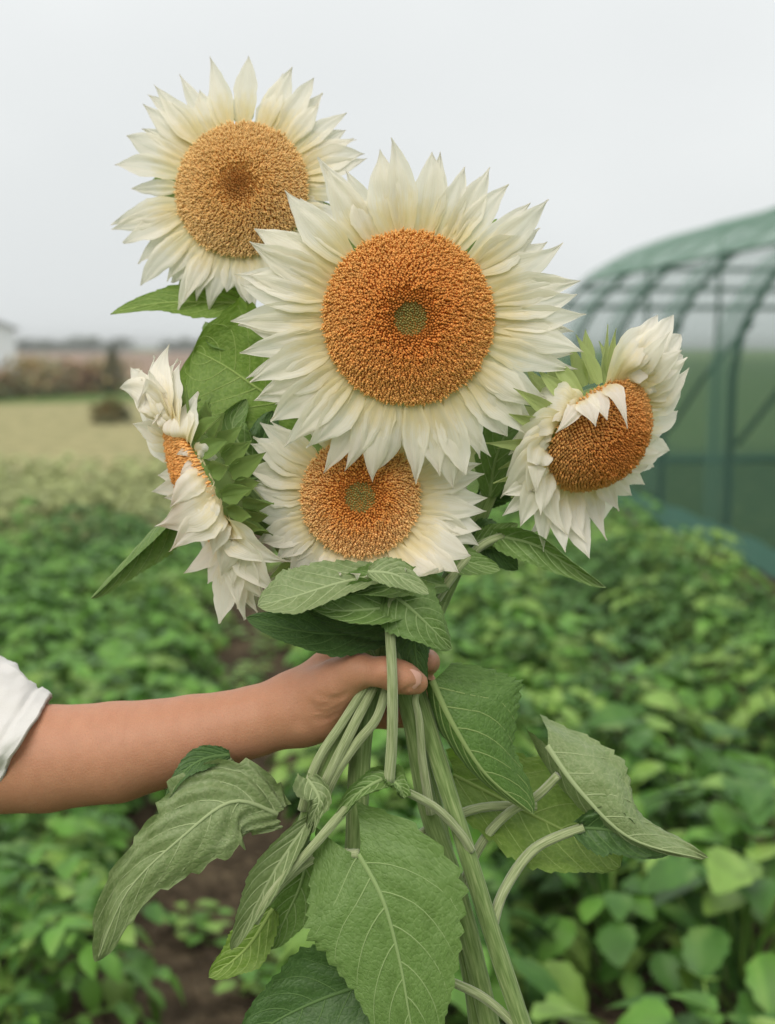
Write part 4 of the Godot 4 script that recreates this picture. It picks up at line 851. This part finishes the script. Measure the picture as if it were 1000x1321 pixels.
	var axis := (back - mouth).normalized()
	var hemdir := (Vector3(-0.2218, 1.2183, -0.7448) - Vector3(-0.2556, 1.1578, -0.7362)).normalized()
	var u := hemdir
	var vv := Vector3(0.1, 0.05, 1.0); vv = (vv - u * vv.dot(u)).normalized()
	var rings := []
	var nseg := 90; var ns := 64
	var L := mouth.distance_to(back)
	var order := [[0.012, 0.93], [0.004, 0.945], [0.0, 0.97]]        # inside of the hem first, then over its edge
	for i in nseg: order.append([0.002 + pow(float(i) / (nseg - 1), 1.7) * L, 1.0])
	for q in order:
		var ring := []
		var s: float = q[0]
		for k in ns + 1:
			var a := TAU * k / ns
			var wr := 0.0045 * noise.get_noise_3d(s * 900.0, cos(a) * 22.0, sin(a) * 22.0) + 0.009 * noise.get_noise_3d(s * 230.0 + 90.0 + cos(a) * 14.0, cos(a) * 9.0, sin(a) * 9.0 + 20.0)
			var ru: float = (0.0345 + s * 0.16) * q[1] + wr * minf(1.0, 0.35 + s * 16.0)
			var rv: float = (0.043 + s * 0.13) * q[1] + wr
			var hem := 0.0016 if (q[1] == 1.0 and s > 0.0125 and s < 0.0175) else (-0.0006 if q[1] == 1.0 and s <= 0.0125 else 0.0)
			ring.append(mb.add(mouth + axis * (s + 0.0022 * noise.get_noise_2d(cos(a) * 30.0, sin(a) * 30.0) * maxf(0.0, 1.0 - s * 40.0)) + u * cos(a) * (ru - hem) + vv * sin(a) * (rv - hem), Vector2(float(k) / ns * 3.0, s * 12.0)))
		rings.append(ring)
	for i in rings.size() - 1:
		for k in ns: mb.quad(rings[i][k], rings[i][k + 1], rings[i + 1][k + 1], rings[i + 1][k])
	put("sleeve", mb.commit(), M.linen, who)

# ---------------------------------------------------------------- the field, the net tunnel and what lies beyond

func sheet(called: String, lat0: float, lat1: float, a0: float, a1: float, y: float, nx: int, nz: int, rough: float, material: String, skew := 0.0) -> MeshInstance3D:
	var mb := MB.new()
	for j in nz + 1:
		for i in nx + 1:
			var la := lerpf(lat0, lat1, float(i) / nx); var al := lerpf(a0, a1, float(j) / nz) + skew * la
			var p := row(la, al)
			var edge := 1.0 if (i > 0 and i < nx and j > 0 and j < nz) else 0.0
			p.y = y + rough * edge * (noise.get_noise_2d(p.x * 60.0, p.z * 60.0) + 0.6 * noise.get_noise_2d(p.x * 170.0, p.z * 170.0 + 50.0) + 0.35)
			mb.add(p, Vector2(p.x, p.z))
	for j in nz:
		for i in nx:
			var k := j * (nx + 1) + i
			mb.quad(k, k + 1, k + nx + 2, k + nx + 1)
	var o := put(called, mb.commit(), M[material], self)
	o.set_meta("kind", "structure")
	return o

func blade(mb: MB, p: Vector3, dir: Vector3, up: Vector3, len_: float, hw: float, fold: float, droop: float, scallop := 0.0, rows := 5) -> void:
	# one small pointed leaflet, folded along its middle
	var side := dir.cross(up).normalized()
	var nn := side.cross(dir).normalized()
	var ids := []
	for i in rows + 1:
		var t := float(i) / rows
		var f := pow(sin(PI * pow(t * 0.94 + 0.03, 0.8)), 0.85)
		if scallop > 0.0: f *= 1.0 + scallop * (1.0 if i % 2 == 0 else -1.0)
		var c := p + dir * (t * len_) - nn * (droop * t * t * len_)
		var line := []
		for x in [-1.0, -0.5, 0.0, 0.5, 1.0]:
			line.append(mb.add(c + side * (x * hw * f) + nn * (absf(x) * fold * hw * f - x * x * 0.25 * hw * f), Vector2(x * 0.5 + 0.5, t)))
		ids.append(line)
	for i in rows:
		for k in 4: mb.quad(ids[i][k], ids[i][k + 1], ids[i + 1][k + 1], ids[i + 1][k])

func compound_leaf(mb: MB, X: Transform3D, s: float, thin := false) -> void:
	# arching stalk with paired leaflets and one at the end
	var pts := []
	var dr := rng.randf_range(0.7, 1.3)
	for q in [[0.0, 0.0], [0.09, 0.10], [0.15, 0.19], [0.145 - 0.02 * dr, 0.28], [0.11 - 0.05 * dr, 0.35]]:
		pts.append(X * (Vector3(rng.randf_range(-0.012, 0.012), q[0], q[1]) * s))
	var path := smooth_path(pts, 10)
	tube(mb, path, 0.003 * s, 0.0015 * s, 4)
	var up := (X.basis * Vector3.UP).normalized()
	for k in [3, 5, 7, 8, 9]:
		var t: Vector3 = (path[k + 1] - path[k - 1]).normalized()
		var side := t.cross(up).normalized()
		for e in [-1.0, 1.0]:
			var d: Vector3 = (side * e * 0.9 + t * 0.5 + up * rng.randf_range(-0.35, 0.35)).normalized()
			var l := s * rng.randf_range(0.05, 0.078) * (0.75 if k in [3, 8] else 1.0)
			blade(mb, path[k], d, (up + side * e * rng.randf_range(-0.5, 0.5) + t * rng.randf_range(-0.5, 0.3)).normalized(), l, l * rng.randf_range(0.30, 0.40), 0.4, rng.randf_range(0.05, 0.45), 0.0, 3 if thin else 5)
	var t1: Vector3 = (path[10] - path[9]).normalized()
	var l1 := s * rng.randf_range(0.07, 0.09)
	blade(mb, path[10], t1, up, l1, l1 * 0.40, 0.35, 0.35, 0.0, 3 if thin else 5)

func lobed_leaf(mb: MB, X: Transform3D, s: float) -> void:
	# long stalk, broad toothed blade, folded along its middle and drooping
	var pts := []
	for q in [[0.0, 0.0], [0.14, 0.05], [0.25, 0.12], [0.29, 0.18]]:
		pts.append(X * (Vector3(0, q[0], q[1]) * s))
	var path := smooth_path(pts, 6)
	tube(mb, path, 0.0045 * s, 0.003 * s, 5)
	var c: Vector3 = path[6]
	var fw := (X.basis * Vector3(0, -0.25, 1)).normalized()
	var up := (X.basis * Vector3(rng.randf_range(-0.35, 0.35), 1, 0.25)).normalized()
	var sd := fw.cross(up).normalized(); up = sd.cross(fw)
	var l := 0.145 * s * rng.randf_range(0.8, 1.2)
	blade(mb, c - fw * l * 0.12, fw, up, l, l * rng.randf_range(0.33, 0.42), rng.randf_range(0.25, 0.6), rng.randf_range(0.2, 0.6), 0.08, 9)

func turn_up(yaw: float, pitch: float, at: Vector3) -> Transform3D:
	return Transform3D(Basis(Vector3.UP, yaw) * Basis(Vector3.RIGHT, pitch), at)

func crop_proto(kind: String, leaves: int, size: float, mats: Array, whole: bool) -> Node3D:
	# one plant; near plants have each leaf as its own part, far ones one crown
	var root := Node3D.new()
	var stems := MB.new()
	var crown := MB.new()
	for k in leaves:
		var f := (k + 0.5) / leaves
		var yaw := k * 2.4 + rng.randf_range(-0.5, 0.5)
		var h := lerpf(0.02, 0.26, f) * size
		var out := rng.randf_range(0.0, 0.05)
		var X := turn_up(yaw, lerpf(0.55, -0.35, f) + rng.randf_range(-0.25, 0.25), Vector3(sin(yaw) * out, h, cos(yaw) * out))
		var mb := crown if whole else MB.new()
		if kind == "compound": compound_leaf(mb, X, size * rng.randf_range(0.8, 1.2), whole)
		else: lobed_leaf(mb, X, size * rng.randf_range(0.75, 1.25))
		if not whole: put("leaf", mb.commit(), M[mats[rng.randi() % mats.size()]], root)
	if whole: put("foliage", crown.commit(), M[mats[0]], root)
	for k in 4:
		var a := k * 1.7
		tube(stems, [Vector3(0, -0.03, 0), Vector3(sin(a) * 0.02, 0.1 * size, cos(a) * 0.02), Vector3(sin(a) * 0.05, 0.26 * size, cos(a) * 0.05)], 0.006 * size, 0.003 * size, 5)
	put("stem", stems.commit(), M.crop_stem, root)
	return root

func foliage_clump(mb: MB, centre: Vector3, rx: float, ry: float, n: int, leaf_len: float, pointed := false) -> void:
	for k in n:
		var d := Vector3(rng.randfn(), rng.randfn(), rng.randfn()).normalized()
		var rr := pow(rng.randf(), 0.45)
		if pointed:
			var hh := rng.randf()
			var ra := (1.0 - hh) * rx * rr
			var a := rng.randf() * TAU
			d = Vector3(cos(a), 0.4, sin(a))
			blade(mb, centre + Vector3(cos(a) * ra, hh * ry * 2.0, sin(a) * ra), d.normalized(), Vector3.UP, leaf_len * rng.randf_range(0.7, 1.3), leaf_len * 0.3, 0.2, 0.2, 0.0, 2)
			continue
		var bumpy := 1.0 + 0.35 * noise.get_noise_3dv(d * 40.0 + centre * 7.0)
		blade(mb, centre + Vector3(d.x * rx, d.y * ry, d.z * rx) * rr * bumpy, (d + Vector3(rng.randf_range(-1, 1), rng.randf_range(-0.6, 1), rng.randf_range(-1, 1)) * 0.7).normalized(), Vector3(rng.randf_range(-0.5, 0.5), 1, rng.randf_range(-0.5, 0.5)).normalized(), leaf_len * rng.randf_range(0.7, 1.3), leaf_len * 0.42, 0.2, 0.2, 0.0, 2)

func bush(called: String, label: String, category: String, group: String, at: Vector3, rx: float, ry: float, n: int, leaf_len: float, m1: String, m2 := "", pointed := false) -> void:
	var o := base(called, at)
	tag(o, label, category, group)
	var mb := MB.new()
	foliage_clump(mb, Vector3(0, 0.0 if pointed else ry * 0.85, 0), rx, ry, n, leaf_len, pointed)
	put("crown", mb.commit(), M[m1], o)
	if m2:
		mb = MB.new()
		foliage_clump(mb, Vector3(0, ry * 1.05, 0), rx * 0.95, ry * 0.85, n / 2, leaf_len * 0.8)
		put("blossom", mb.commit(), M[m2], o)
	mb = MB.new()
	for k in 3:
		var a := k * 2.1
		tube(mb, [Vector3(0, -0.05, 0), Vector3(sin(a) * rx * 0.15, ry * 0.5, cos(a) * rx * 0.15), Vector3(sin(a) * rx * 0.4, ry * 1.1, cos(a) * rx * 0.4)], 0.03 * rx, 0.01 * rx, 5)
	put("trunk", mb.commit(), M.crop_stem, o)

func tunnel() -> void:
	var t := base("net_tunnel", row(6.3, 10.0))
	tag(t, "long hooped tunnel covered in green netting at the edge of the field", "tunnel")
	var o := t.position
	var hw := 3.0; var wall := 1.25; var rise := 1.68
	var arch := func(phi: float, along: float, grow := 0.0) -> Vector3:   # phi: 0 at the near foot of the curve, PI at the far one
		return row(6.3 - (hw + grow) * cos(phi), along, wall + (rise + grow) * sin(phi)) - o
	var hoops := [5.2, 6.65, 8.1, 9.55, 11.05, 12.5, 14.0]
	for a in hoops:
		var pts := [row(6.3 - hw, a, -0.1) - o, row(6.3 - hw, a, wall * 0.5) - o]
		for k in 17: pts.append(arch.call(PI * k / 16.0, a))
		pts += [row(6.3 + hw, a, wall * 0.5) - o, row(6.3 + hw, a, -0.1) - o]
		var mb := MB.new()
		tube(mb, pts, 0.026, 0.026, 10)
		put("hoop", mb.commit(), M.hoop_steel, t)
		# the doubled netting where two widths overlap on the hoop
		mb = MB.new()
		var prev := []
		for k in 25:
			var f := k / 24.0
			var cur := []
			for e in [-0.05, 0.34]:
				var p: Vector3
				var g := 0.045 + (0.01 if e > 0.0 else 0.0)
				if f < 0.2: p = row(6.3 - hw - g, a + e, lerpf(0.05, wall, f / 0.2)) - o
				elif f > 0.8: p = row(6.3 + hw + g, a + e, lerpf(wall, 0.05, (f - 0.8) / 0.2)) - o
				else: p = arch.call(PI * (f - 0.2) / 0.6, a + e, g)
				cur.append(mb.add(p))
			if prev.size(): mb.quad(prev[0], prev[1], cur[1], cur[0])
			prev = cur
		put("net_overlap", mb.commit(), M.net_band, t)
	for i in hoops.size() - 1:
		for half in 2:
			var mb := MB.new()
			var prev := []
			for k in 15:
				var f := k / 14.0
				var cur := []
				for j in 5:
					var al := lerpf(hoops[i] + 0.001, hoops[i + 1] - 0.001, j / 4.0)
					var sag := -0.03 * sin(PI * j / 4.0)
					var p: Vector3
					var s := -1.0 if half == 0 else 1.0
					if f < 0.35: p = row(6.3 + s * (hw + 0.02 + sag), al, lerpf(0.12, wall, f / 0.35)) - o
					else:
						var ph := (f - 0.35) / 0.65 * PI * 0.20
						p = arch.call(ph if half == 0 else PI - ph, al, 0.02 + sag)
					cur.append(mb.add(p))
				if prev.size():
					for j in 4: mb.quad(prev[j], prev[j + 1], cur[j + 1], cur[j])
				prev = cur
			put("net_panel", mb.commit(), M.net, t)
		var mb2 := MB.new()
		var pr := []
		for k in 13:
			var ph := lerpf(PI * 0.19, PI * 0.81, k / 12.0)
			var cur := []
			for j in 5: cur.append(mb2.add(arch.call(ph, lerpf(hoops[i], hoops[i + 1], j / 4.0), 0.06 - 0.03 * sin(PI * j / 4.0))))
			if pr.size():
				for j in 4: mb2.quad(pr[j], pr[j + 1], cur[j + 1], cur[j])
			pr = cur
		put("roof_net", mb2.commit(), M.net_roof, t)
		for half in 2:
			var s := -1.0 if half == 0 else 1.0
			mb2 = MB.new()
			var ids := []
			for j in 9:
				var al := lerpf(hoops[i], hoops[i + 1], j / 8.0)
				var w := 0.04 * noise.get_noise_2d(al * 120.0, s * 10.0)
				ids.append([mb2.add(row(6.3 + s * (hw + 0.16 + w), al, 0.01) - o), mb2.add(row(6.3 + s * (hw + 0.05), al, 0.16 + w) - o), mb2.add(row(6.3 + s * (hw + 0.03), al, 0.62) - o)])
			for j in 8:
				mb2.quad(ids[j][0], ids[j + 1][0], ids[j + 1][1], ids[j][1])
			put("net_hem", mb2.commit(), M.net_hem, t)
			mb2 = MB.new()
			for j in 9:
				var al := lerpf(hoops[i], hoops[i + 1], j / 8.0)
				ids[j] = [mb2.add(row(6.3 + s * (hw + 0.05), al, 0.15) - o), mb2.add(row(6.3 + s * (hw + 0.035), al, 0.66) - o)]
			for j in 8: mb2.quad(ids[j][0], ids[j + 1][0], ids[j + 1][1], ids[j][1])
			put("net_skirt", mb2.commit(), M.net_skirt, t)
	for q in [0.2, 0.36, 0.5, 0.64, 0.76, 0.86, 0.94]:
		var mb := MB.new()
		tube(mb, [arch.call(PI * q, hoops[0]), arch.call(PI * q, 9.5), arch.call(PI * q, hoops[-1])], 0.022, 0.022, 8)
		put("purlin", mb.commit(), M.hoop_steel, t)
	# the far end: a frame of rails and posts under a thin net, with a pale hem on the ground
	var ae := 14.0
	for h in [0.06, 1.92, 2.14, 2.38]:
		var half := hw if h < wall else hw * sqrt(1.0 - pow((h - wall) / rise, 2.0))
		var mb := MB.new()
		tube(mb, [row(6.3 - half, ae, h) - o, row(6.3, ae, h) - o, row(6.3 + half, ae, h) - o], 0.05 if h < 1.0 else 0.028, 0.05 if h < 1.0 else 0.028, 8)
		put("end_rail", mb.commit(), M.net_hem if h < 1.0 else M.hoop_steel, t)
	for la in [4.6, 5.5, 7.1, 8.0]:
		var top: float = wall + rise * sqrt(1.0 - pow((la - 6.3) / hw, 2.0))
		var mb := MB.new()
		tube(mb, [row(la, ae + 0.05, -0.1) - o, row(la, ae + 0.05, top * 0.5) - o, row(la, ae + 0.05, top) - o], 0.025, 0.025, 8)
		put("end_post", mb.commit(), M.hoop_steel, t)
	var em := MB.new()
	var mid := em.add(row(6.3, ae + 0.02, 1.0) - o)
	var rim := [em.add(row(6.3 - hw, ae + 0.02, 0.1) - o)]
	for k in 17: rim.append(em.add(arch.call(PI * k / 16.0, ae + 0.02)))
	rim.append(em.add(row(6.3 + hw, ae + 0.02, 0.1) - o))
	for k in rim.size() - 1: em.tri(mid, rim[k], rim[k + 1])
	em.tri(mid, rim[-1], rim[0])
	put("end_net", em.commit(), M.net_skirt, t)
	for q in [[8.1, 6.65], [9.55, 8.1], [11.05, 9.55]]:
		var mb := MB.new()
		tube(mb, [row(6.3 - hw + 0.05, q[0], 0.75) - o, row(6.3 - hw + 0.05, (q[0] + q[1]) / 2, 1.2) - o, row(6.3 - hw + 0.12, q[1], 1.62) - o], 0.02, 0.02, 8)
		put("brace", mb.commit(), M.hoop_steel, t)

func build_field() -> void:
	sheet("ground", -900, 900, -60, 1600, -0.03, 8, 8, 0.0, "meadow")
	sheet("soil_bed", -5.5, 3.15, 0.2, 11.2, 0.0, 90, 130, 0.045, "soil")
	sheet("mown_path", -22, -0.3, 10.6, 32.0, 0.006, 24, 24, 0.02, "dry_grass", 0.25)
	sheet("ploughed_field", -140, 4, 52, 330, -0.012, 6, 6, 0.0, "plough", 0.1)
	sheet("tunnel_field", 3.5, 70, 3.0, 120.0, -0.012, 20, 30, 0.0, "grass")
	tunnel()
	# crops: prototypes, then copies along the rows
	var near_c := []; var far_c := []; var far_s := []; var near_l := []; var far_l := []
	for k in 5:
		near_c.append(crop_proto("compound", 32, 0.84, ["crop_green", "crop_green", "crop_light", "crop_deep"], false))
		near_l.append(crop_proto("lobed", 48, 0.74, ["crop_green", "crop_deep", "crop_deep", "crop_light"], false))
	for k in 4:
		for m in ["crop_green", "crop_light", "crop_deep"]: far_c.append(crop_proto("compound", 32, 0.84, [m], true))
		for m in ["crop_straw", "crop_straw"]: far_s.append(crop_proto("compound", 24, 0.85, [m], true))
		for m in ["crop_green", "crop_blue"]: far_l.append(crop_proto("lobed", 34, 0.68, [m], true))
	var made := {"c": 0}
	var beds := [
		# lat0, lat1, along0, along1, kind, label, group
		[-3.32, -0.62, 2.0, 7.7, "compound", "bushy green crop plant, %s along the %s row left of the bare soil path", "crop plants left of the soil path"],
		[0.34, 1.05, 1.7, 11.5, "mixed", "leafy green crop plant, %s along the %s row of the bed behind the bouquet", "crop plants in the middle bed", 0.35],
		[1.84, 2.5, 3.2, 12.0, "fine", "low leafy crop plant, %s along the %s row of the bed beside the tunnel", "crop plants beside the net tunnel"],
		[-4.6, -0.7, 8.0, 11.6, "pale", "pale straw green plant, %s along the %s row of the far left bed", "pale plants in the far left bed"]]
	for q in beds:
		var step: float = q[7] if q.size() > 7 else 0.45
		var la: float = q[0]
		var rows := int((float(q[1]) - la + 0.01) / step)
		var nrow := 0
		while la <= q[1] + 0.01:
			var al: float = q[2] + rng.randf() * 0.3
			var nplant := 0
			var which := rows - nrow if la < 0.0 else nrow
			while al < q[3]:
				var p := row(la + rng.randf_range(-0.1, 0.1), al + rng.randf_range(-0.1, 0.1))
				var seen_now := absf(p.x) < 0.36 * -p.z + 0.35
				var vis := absf(p.x) < 0.52 * -p.z + 0.45 and -p.z > 1.6
				if vis and rng.randf() > 0.04:
					var near := al < 4.6 and seen_now
					var src: Node3D
					match q[4]:
						"compound": src = near_c[rng.randi() % 5] if near else far_c[rng.randi() % 12]
						"mixed":
							if near: src = near_l[rng.randi() % 5] if (al < 2.7 or rng.randf() < 0.12) else near_c[rng.randi() % 5]
							else: src = far_c[rng.randi() % 12] if rng.randf() < 0.95 else far_l[rng.randi() % 8]
						"fine": src = near_c[rng.randi() % 5] if near else far_c[rng.randi() % 12]
						_: src = far_s[rng.randi() % 8]
					var o := src.duplicate() as Node3D
					used["crop_plant"] = used.get("crop_plant", -1) + 1
					o.name = "crop_plant" if used["crop_plant"] == 0 else "crop_plant_%03d" % used["crop_plant"]
					add_child(o)
					var sc := rng.randf_range(0.8, 1.15) * (0.95 if q[4] == "mixed" and la > 0.9 else 1.0)
					o.transform = Transform3D(Basis(Vector3.UP, rng.randf() * TAU).scaled(Vector3(sc, sc * rng.randf_range(0.85, 1.1), sc)), p)
					tag(o, q[5] % [ordinal(nplant), ordinal(which)], "plant", q[6])
					nplant += 1
					made.c += 1
				al += 0.27 if al < 6.0 else 0.36
			la += step
			nrow += 1
	for list in [near_c, near_l, far_c, far_s, far_l]:
		for n in list: n.free()
	# weeds on the bare path
	var spots_w := []
	for k in 30:
		spots_w.append(Vector2(rng.randf_range(-0.4, 0.18), rng.randf_range(1.9, 6.5)) if k >= 9 else Vector2(rng.randf_range(-0.2, 0.12), rng.randf_range(2.35, 2.75)))
	spots_w.sort_custom(func(p, q): return p.y < q.y)
	for k in 30:
		var o := base("weed", row(spots_w[k].x, spots_w[k].y), rng.randf() * TAU)
		tag(o, "small green weed seedling, %s nearest on the bare soil path" % ordinal(k), "weed", "weeds on the soil path")
		for j in 9:
			var mb := MB.new()
			var a := j * 2.4
			var d := Vector3(sin(a), rng.randf_range(0.1, 0.7), cos(a)).normalized()
			var b := Vector3(0, 0.012 + 0.009 * j, 0)
			var s := rng.randf_range(0.035, 0.06)
			tube(mb, [b, b + d * 0.02, b + d * 0.035 + Vector3(0, 0.008, 0)], 0.0018, 0.0012, 4)
			blade(mb, b + d * 0.033 + Vector3(0, 0.008, 0), Vector3(d.x, d.y * 0.3, d.z).normalized(), Vector3.UP, s, s * 0.38, 0.25, 0.2)
			put("leaf", mb.commit(), M[["crop_green", "crop_light"][(k + j) % 2]], o)
		var sm := MB.new()
		tube(sm, [Vector3(0, -0.03, 0), Vector3(0.003, 0.05, 0), Vector3(0, 0.10, 0.004)], 0.0025, 0.0015, 5)
		put("stem", sm.commit(), M.crop_stem, o)
	# far plants of the field, uncounted
	var mm := MultiMesh.new()
	mm.transform_format = MultiMesh.TRANSFORM_3D
	var cm := MB.new()
	foliage_clump(cm, Vector3(0, 0.2, 0), 0.35, 0.28, 90, 0.13)
	mm.mesh = cm.commit()
	var spots := []
	for k in 520:
		var al := rng.randf_range(10.4, 13.5); var la := rng.randf_range(-5.5, 2.6)
		if al > 12.3 and la > -0.2 and la < 2.6 and rng.randf() < 0.3: continue
		if la < -0.3: continue
		spots.append(row(la, al))
	mm.instance_count = spots.size()
	for k in spots.size():
		var s := rng.randf_range(0.7, 1.3)
		mm.set_instance_transform(k, Transform3D(Basis(Vector3.UP, rng.randf() * TAU).scaled(Vector3(s, s, s)), spots[k]))
	var far := MultiMeshInstance3D.new()
	far.name = "undergrowth"
	far.multimesh = mm; far.material_override = M.crop_straw
	add_child(far)
	tag(far, "pale green mass of low plants at the far end of the beds", "undergrowth", "", "stuff")
	# rough flower border on the left
	var bl := [["rust", "pink_bloom"], ["olive", "rust"], ["amber", "olive"], ["olive", "pink_bloom"], ["olive", "amber"]]
	for k in 18:
		var f := k / 17.0
		var p := row(lerpf(-12.5, -5.2, f) + rng.randf_range(-0.4, 0.4), lerpf(28.0, 38.5, f) + rng.randf_range(-0.5, 0.8))
		bush("border_shrub", ["rusty red flowering shrub", "olive shrub with rusty seed heads", "amber brown shrub", "olive shrub with pink blooms", "olive shrub with amber blooms"][k % 5] + ", %s from the left in the rough border" % ordinal(k), "shrub", "shrubs of the rough border", p, rng.randf_range(0.75, 1.15), rng.randf_range(0.42, 0.66), 300, 0.16, bl[k % 5][0], bl[k % 5][1])
	bush("border_shrub", "tall amber shrub at the picture's left edge beside the white shed", "shrub", "shrubs of the rough border", row(-9.6, 25.0), 0.75, 0.7, 400, 0.16, "amber", "olive")
	bush("conifer", "dark green cone shaped shrub standing beside the mown path", "shrub", "", row(-5.0, 38.0), 0.5, 0.72, 380, 0.2, "fir", "", true)
	bush("grass_tussock", "olive brown tussock beside the mown path behind the side-facing sunflower", "shrub", "", row(-3.0, 22.5), 0.34, 0.22, 260, 0.16, "olive", "amber")
	# hedge on the skyline
	for k in 26:
		var x := lerpf(-95.0, -15.0, k / 25.0) + rng.randf_range(-1, 1)
		var al := 330.0 + rng.randf_range(-4, 4)
		if k in [18, 19, 20]: continue
		bush("hedge_tree", "dark green hedgerow tree on the far skyline, %s from the left" % ordinal(k), "tree", "hedgerow on the skyline", row(x, al), rng.randf_range(2.4, 3.4), rng.randf_range(1.3, 2.0), 160, 1.1, "hedge")
	# white shed
	var sh := base("shed", row(-17.9, 60.0), ROW_YAW + 0.5)
	tag(sh, "small white gabled shed on the skyline at the left edge", "shed")
	var mb := MB.new()
	var w := 3.6; var dp := 6.0; var hh := 2.25; var pk := 3.6
	var f0 := [Vector3(-w, -0.1, dp), Vector3(w, -0.1, dp), Vector3(w, hh, dp), Vector3(0, pk, dp), Vector3(-w, hh, dp)]
	var a0 := []; var b0 := []
	for q in f0:
		a0.append(mb.add(q)); b0.append(mb.add(q - Vector3(0, 0, dp * 2)))
	mb.tri(a0[0], a0[1], a0[2]); mb.tri(a0[0], a0[2], a0[3]); mb.tri(a0[0], a0[3], a0[4])
	mb.tri(b0[0], b0[2], b0[1]); mb.tri(b0[0], b0[3], b0[2]); mb.tri(b0[0], b0[4], b0[3])
	mb.quad(a0[1], b0[1], b0[2], a0[2]); mb.quad(b0[0], a0[0], a0[4], b0[4])
	put("wall", mb.commit(true), M.shed_wall, sh)
	mb = MB.new()
	for s in [-1.0, 1.0]:
		var q := [Vector3(s * (w + 0.25), hh - 0.06, dp + 0.2), Vector3(0, pk + 0.03, dp + 0.2), Vector3(0, pk + 0.03, -dp - 0.2), Vector3(s * (w + 0.25), hh - 0.06, -dp - 0.2)]
		var i0 := []; var i1 := []
		for e in q:
			i0.append(mb.add(e)); i1.append(mb.add(e + Vector3(0, 0.1, 0)))
		mb.quad(i1[0], i1[1], i1[2], i1[3]); mb.quad(i0[3], i0[2], i0[1], i0[0])
		for k in 4: mb.quad(i0[k], i0[(k + 1) % 4], i1[(k + 1) % 4], i1[k])
	put("roof", mb.commit(true), M.shed_roof, sh)


func _ready() -> void:
	var cam := Camera3D.new()
	cam.name = "camera"
	cam.fov = 47.531
	cam.near = 0.05; cam.far = 3000.0
	add_child(cam)
	cam.position = Vector3(0, 1.45, 0)
	cam.rotation_degrees.x = -8.101
	cam.current = true
	var lens := CameraAttributesPhysical.new()
	lens.frustum_focal_length = 41.0
	lens.frustum_focus_distance = 0.72
	lens.exposure_aperture = 5.2
	var env := Environment.new()
	env.background_mode = Environment.BG_SKY
	env.sky = Sky.new()
	var sm := ProceduralSkyMaterial.new()
	sm.sky_top_color = Color(1.10, 1.105, 1.11); sm.sky_horizon_color = Color(0.865, 0.882, 0.884)
	sm.sky_curve = 1.0
	sm.ground_bottom_color = Color(0.3, 0.33, 0.25); sm.ground_horizon_color = Color(0.5, 0.52, 0.45)
	sm.sky_cover = sky_clouds()
	sm.sky_cover_modulate = Color(1, 1, 1, 0.10)
	sm.sky_energy_multiplier = 0.85
	env.sky.sky_material = sm
	env.tonemap_mode = Environment.TONE_MAPPER_LINEAR
	env.tonemap_exposure = 1.47
	env.fog_enabled = true; env.fog_density = 0.0011; env.fog_light_color = Color(0.93, 0.95, 0.96)
	env.sdfgi_enabled = true; env.ssao_enabled = true; env.ssil_enabled = true
	var we := WorldEnvironment.new()
	we.name = "world_environment"
	we.environment = env
	we.camera_attributes = lens
	add_child(we)
	var sun := DirectionalLight3D.new()
	sun.name = "sun"
	sun.light_energy = 0.5; sun.light_angular_distance = 50.0
	sun.light_color = Color(1.0, 0.975, 0.94)
	sun.shadow_enabled = true
	add_child(sun)
	sun.rotation_degrees = Vector3(-50, -22, 0)
	rng.seed = 20
	noise.seed = 4; noise.frequency = 0.05
	make_materials()
	build_field()
	build_bouquet()
	build_person()

func sky_clouds() -> ImageTexture:
	# soft overcast mottling, the same all round
	var w := 512; var h := 256
	var im := Image.create(w, h, false, Image.FORMAT_RGBA8)
	var f := FastNoiseLite.new()
	f.noise_type = FastNoiseLite.TYPE_SIMPLEX_SMOOTH; f.frequency = 1.6; f.fractal_octaves = 4; f.seed = 12
	for y in h:
		for x in w:
			var a := TAU * x / w; var e := PI * (0.5 - float(y) / h)
			var d := Vector3(cos(a) * cos(e), sin(e) * 2.4, sin(a) * cos(e))
			var n := clampf(0.5 + 0.6 * f.get_noise_3dv(d), 0, 1)
			im.set_pixel(x, y, Color(n, n * 0.99, n * 0.97, 1.0))
	return ImageTexture.create_from_image(im)
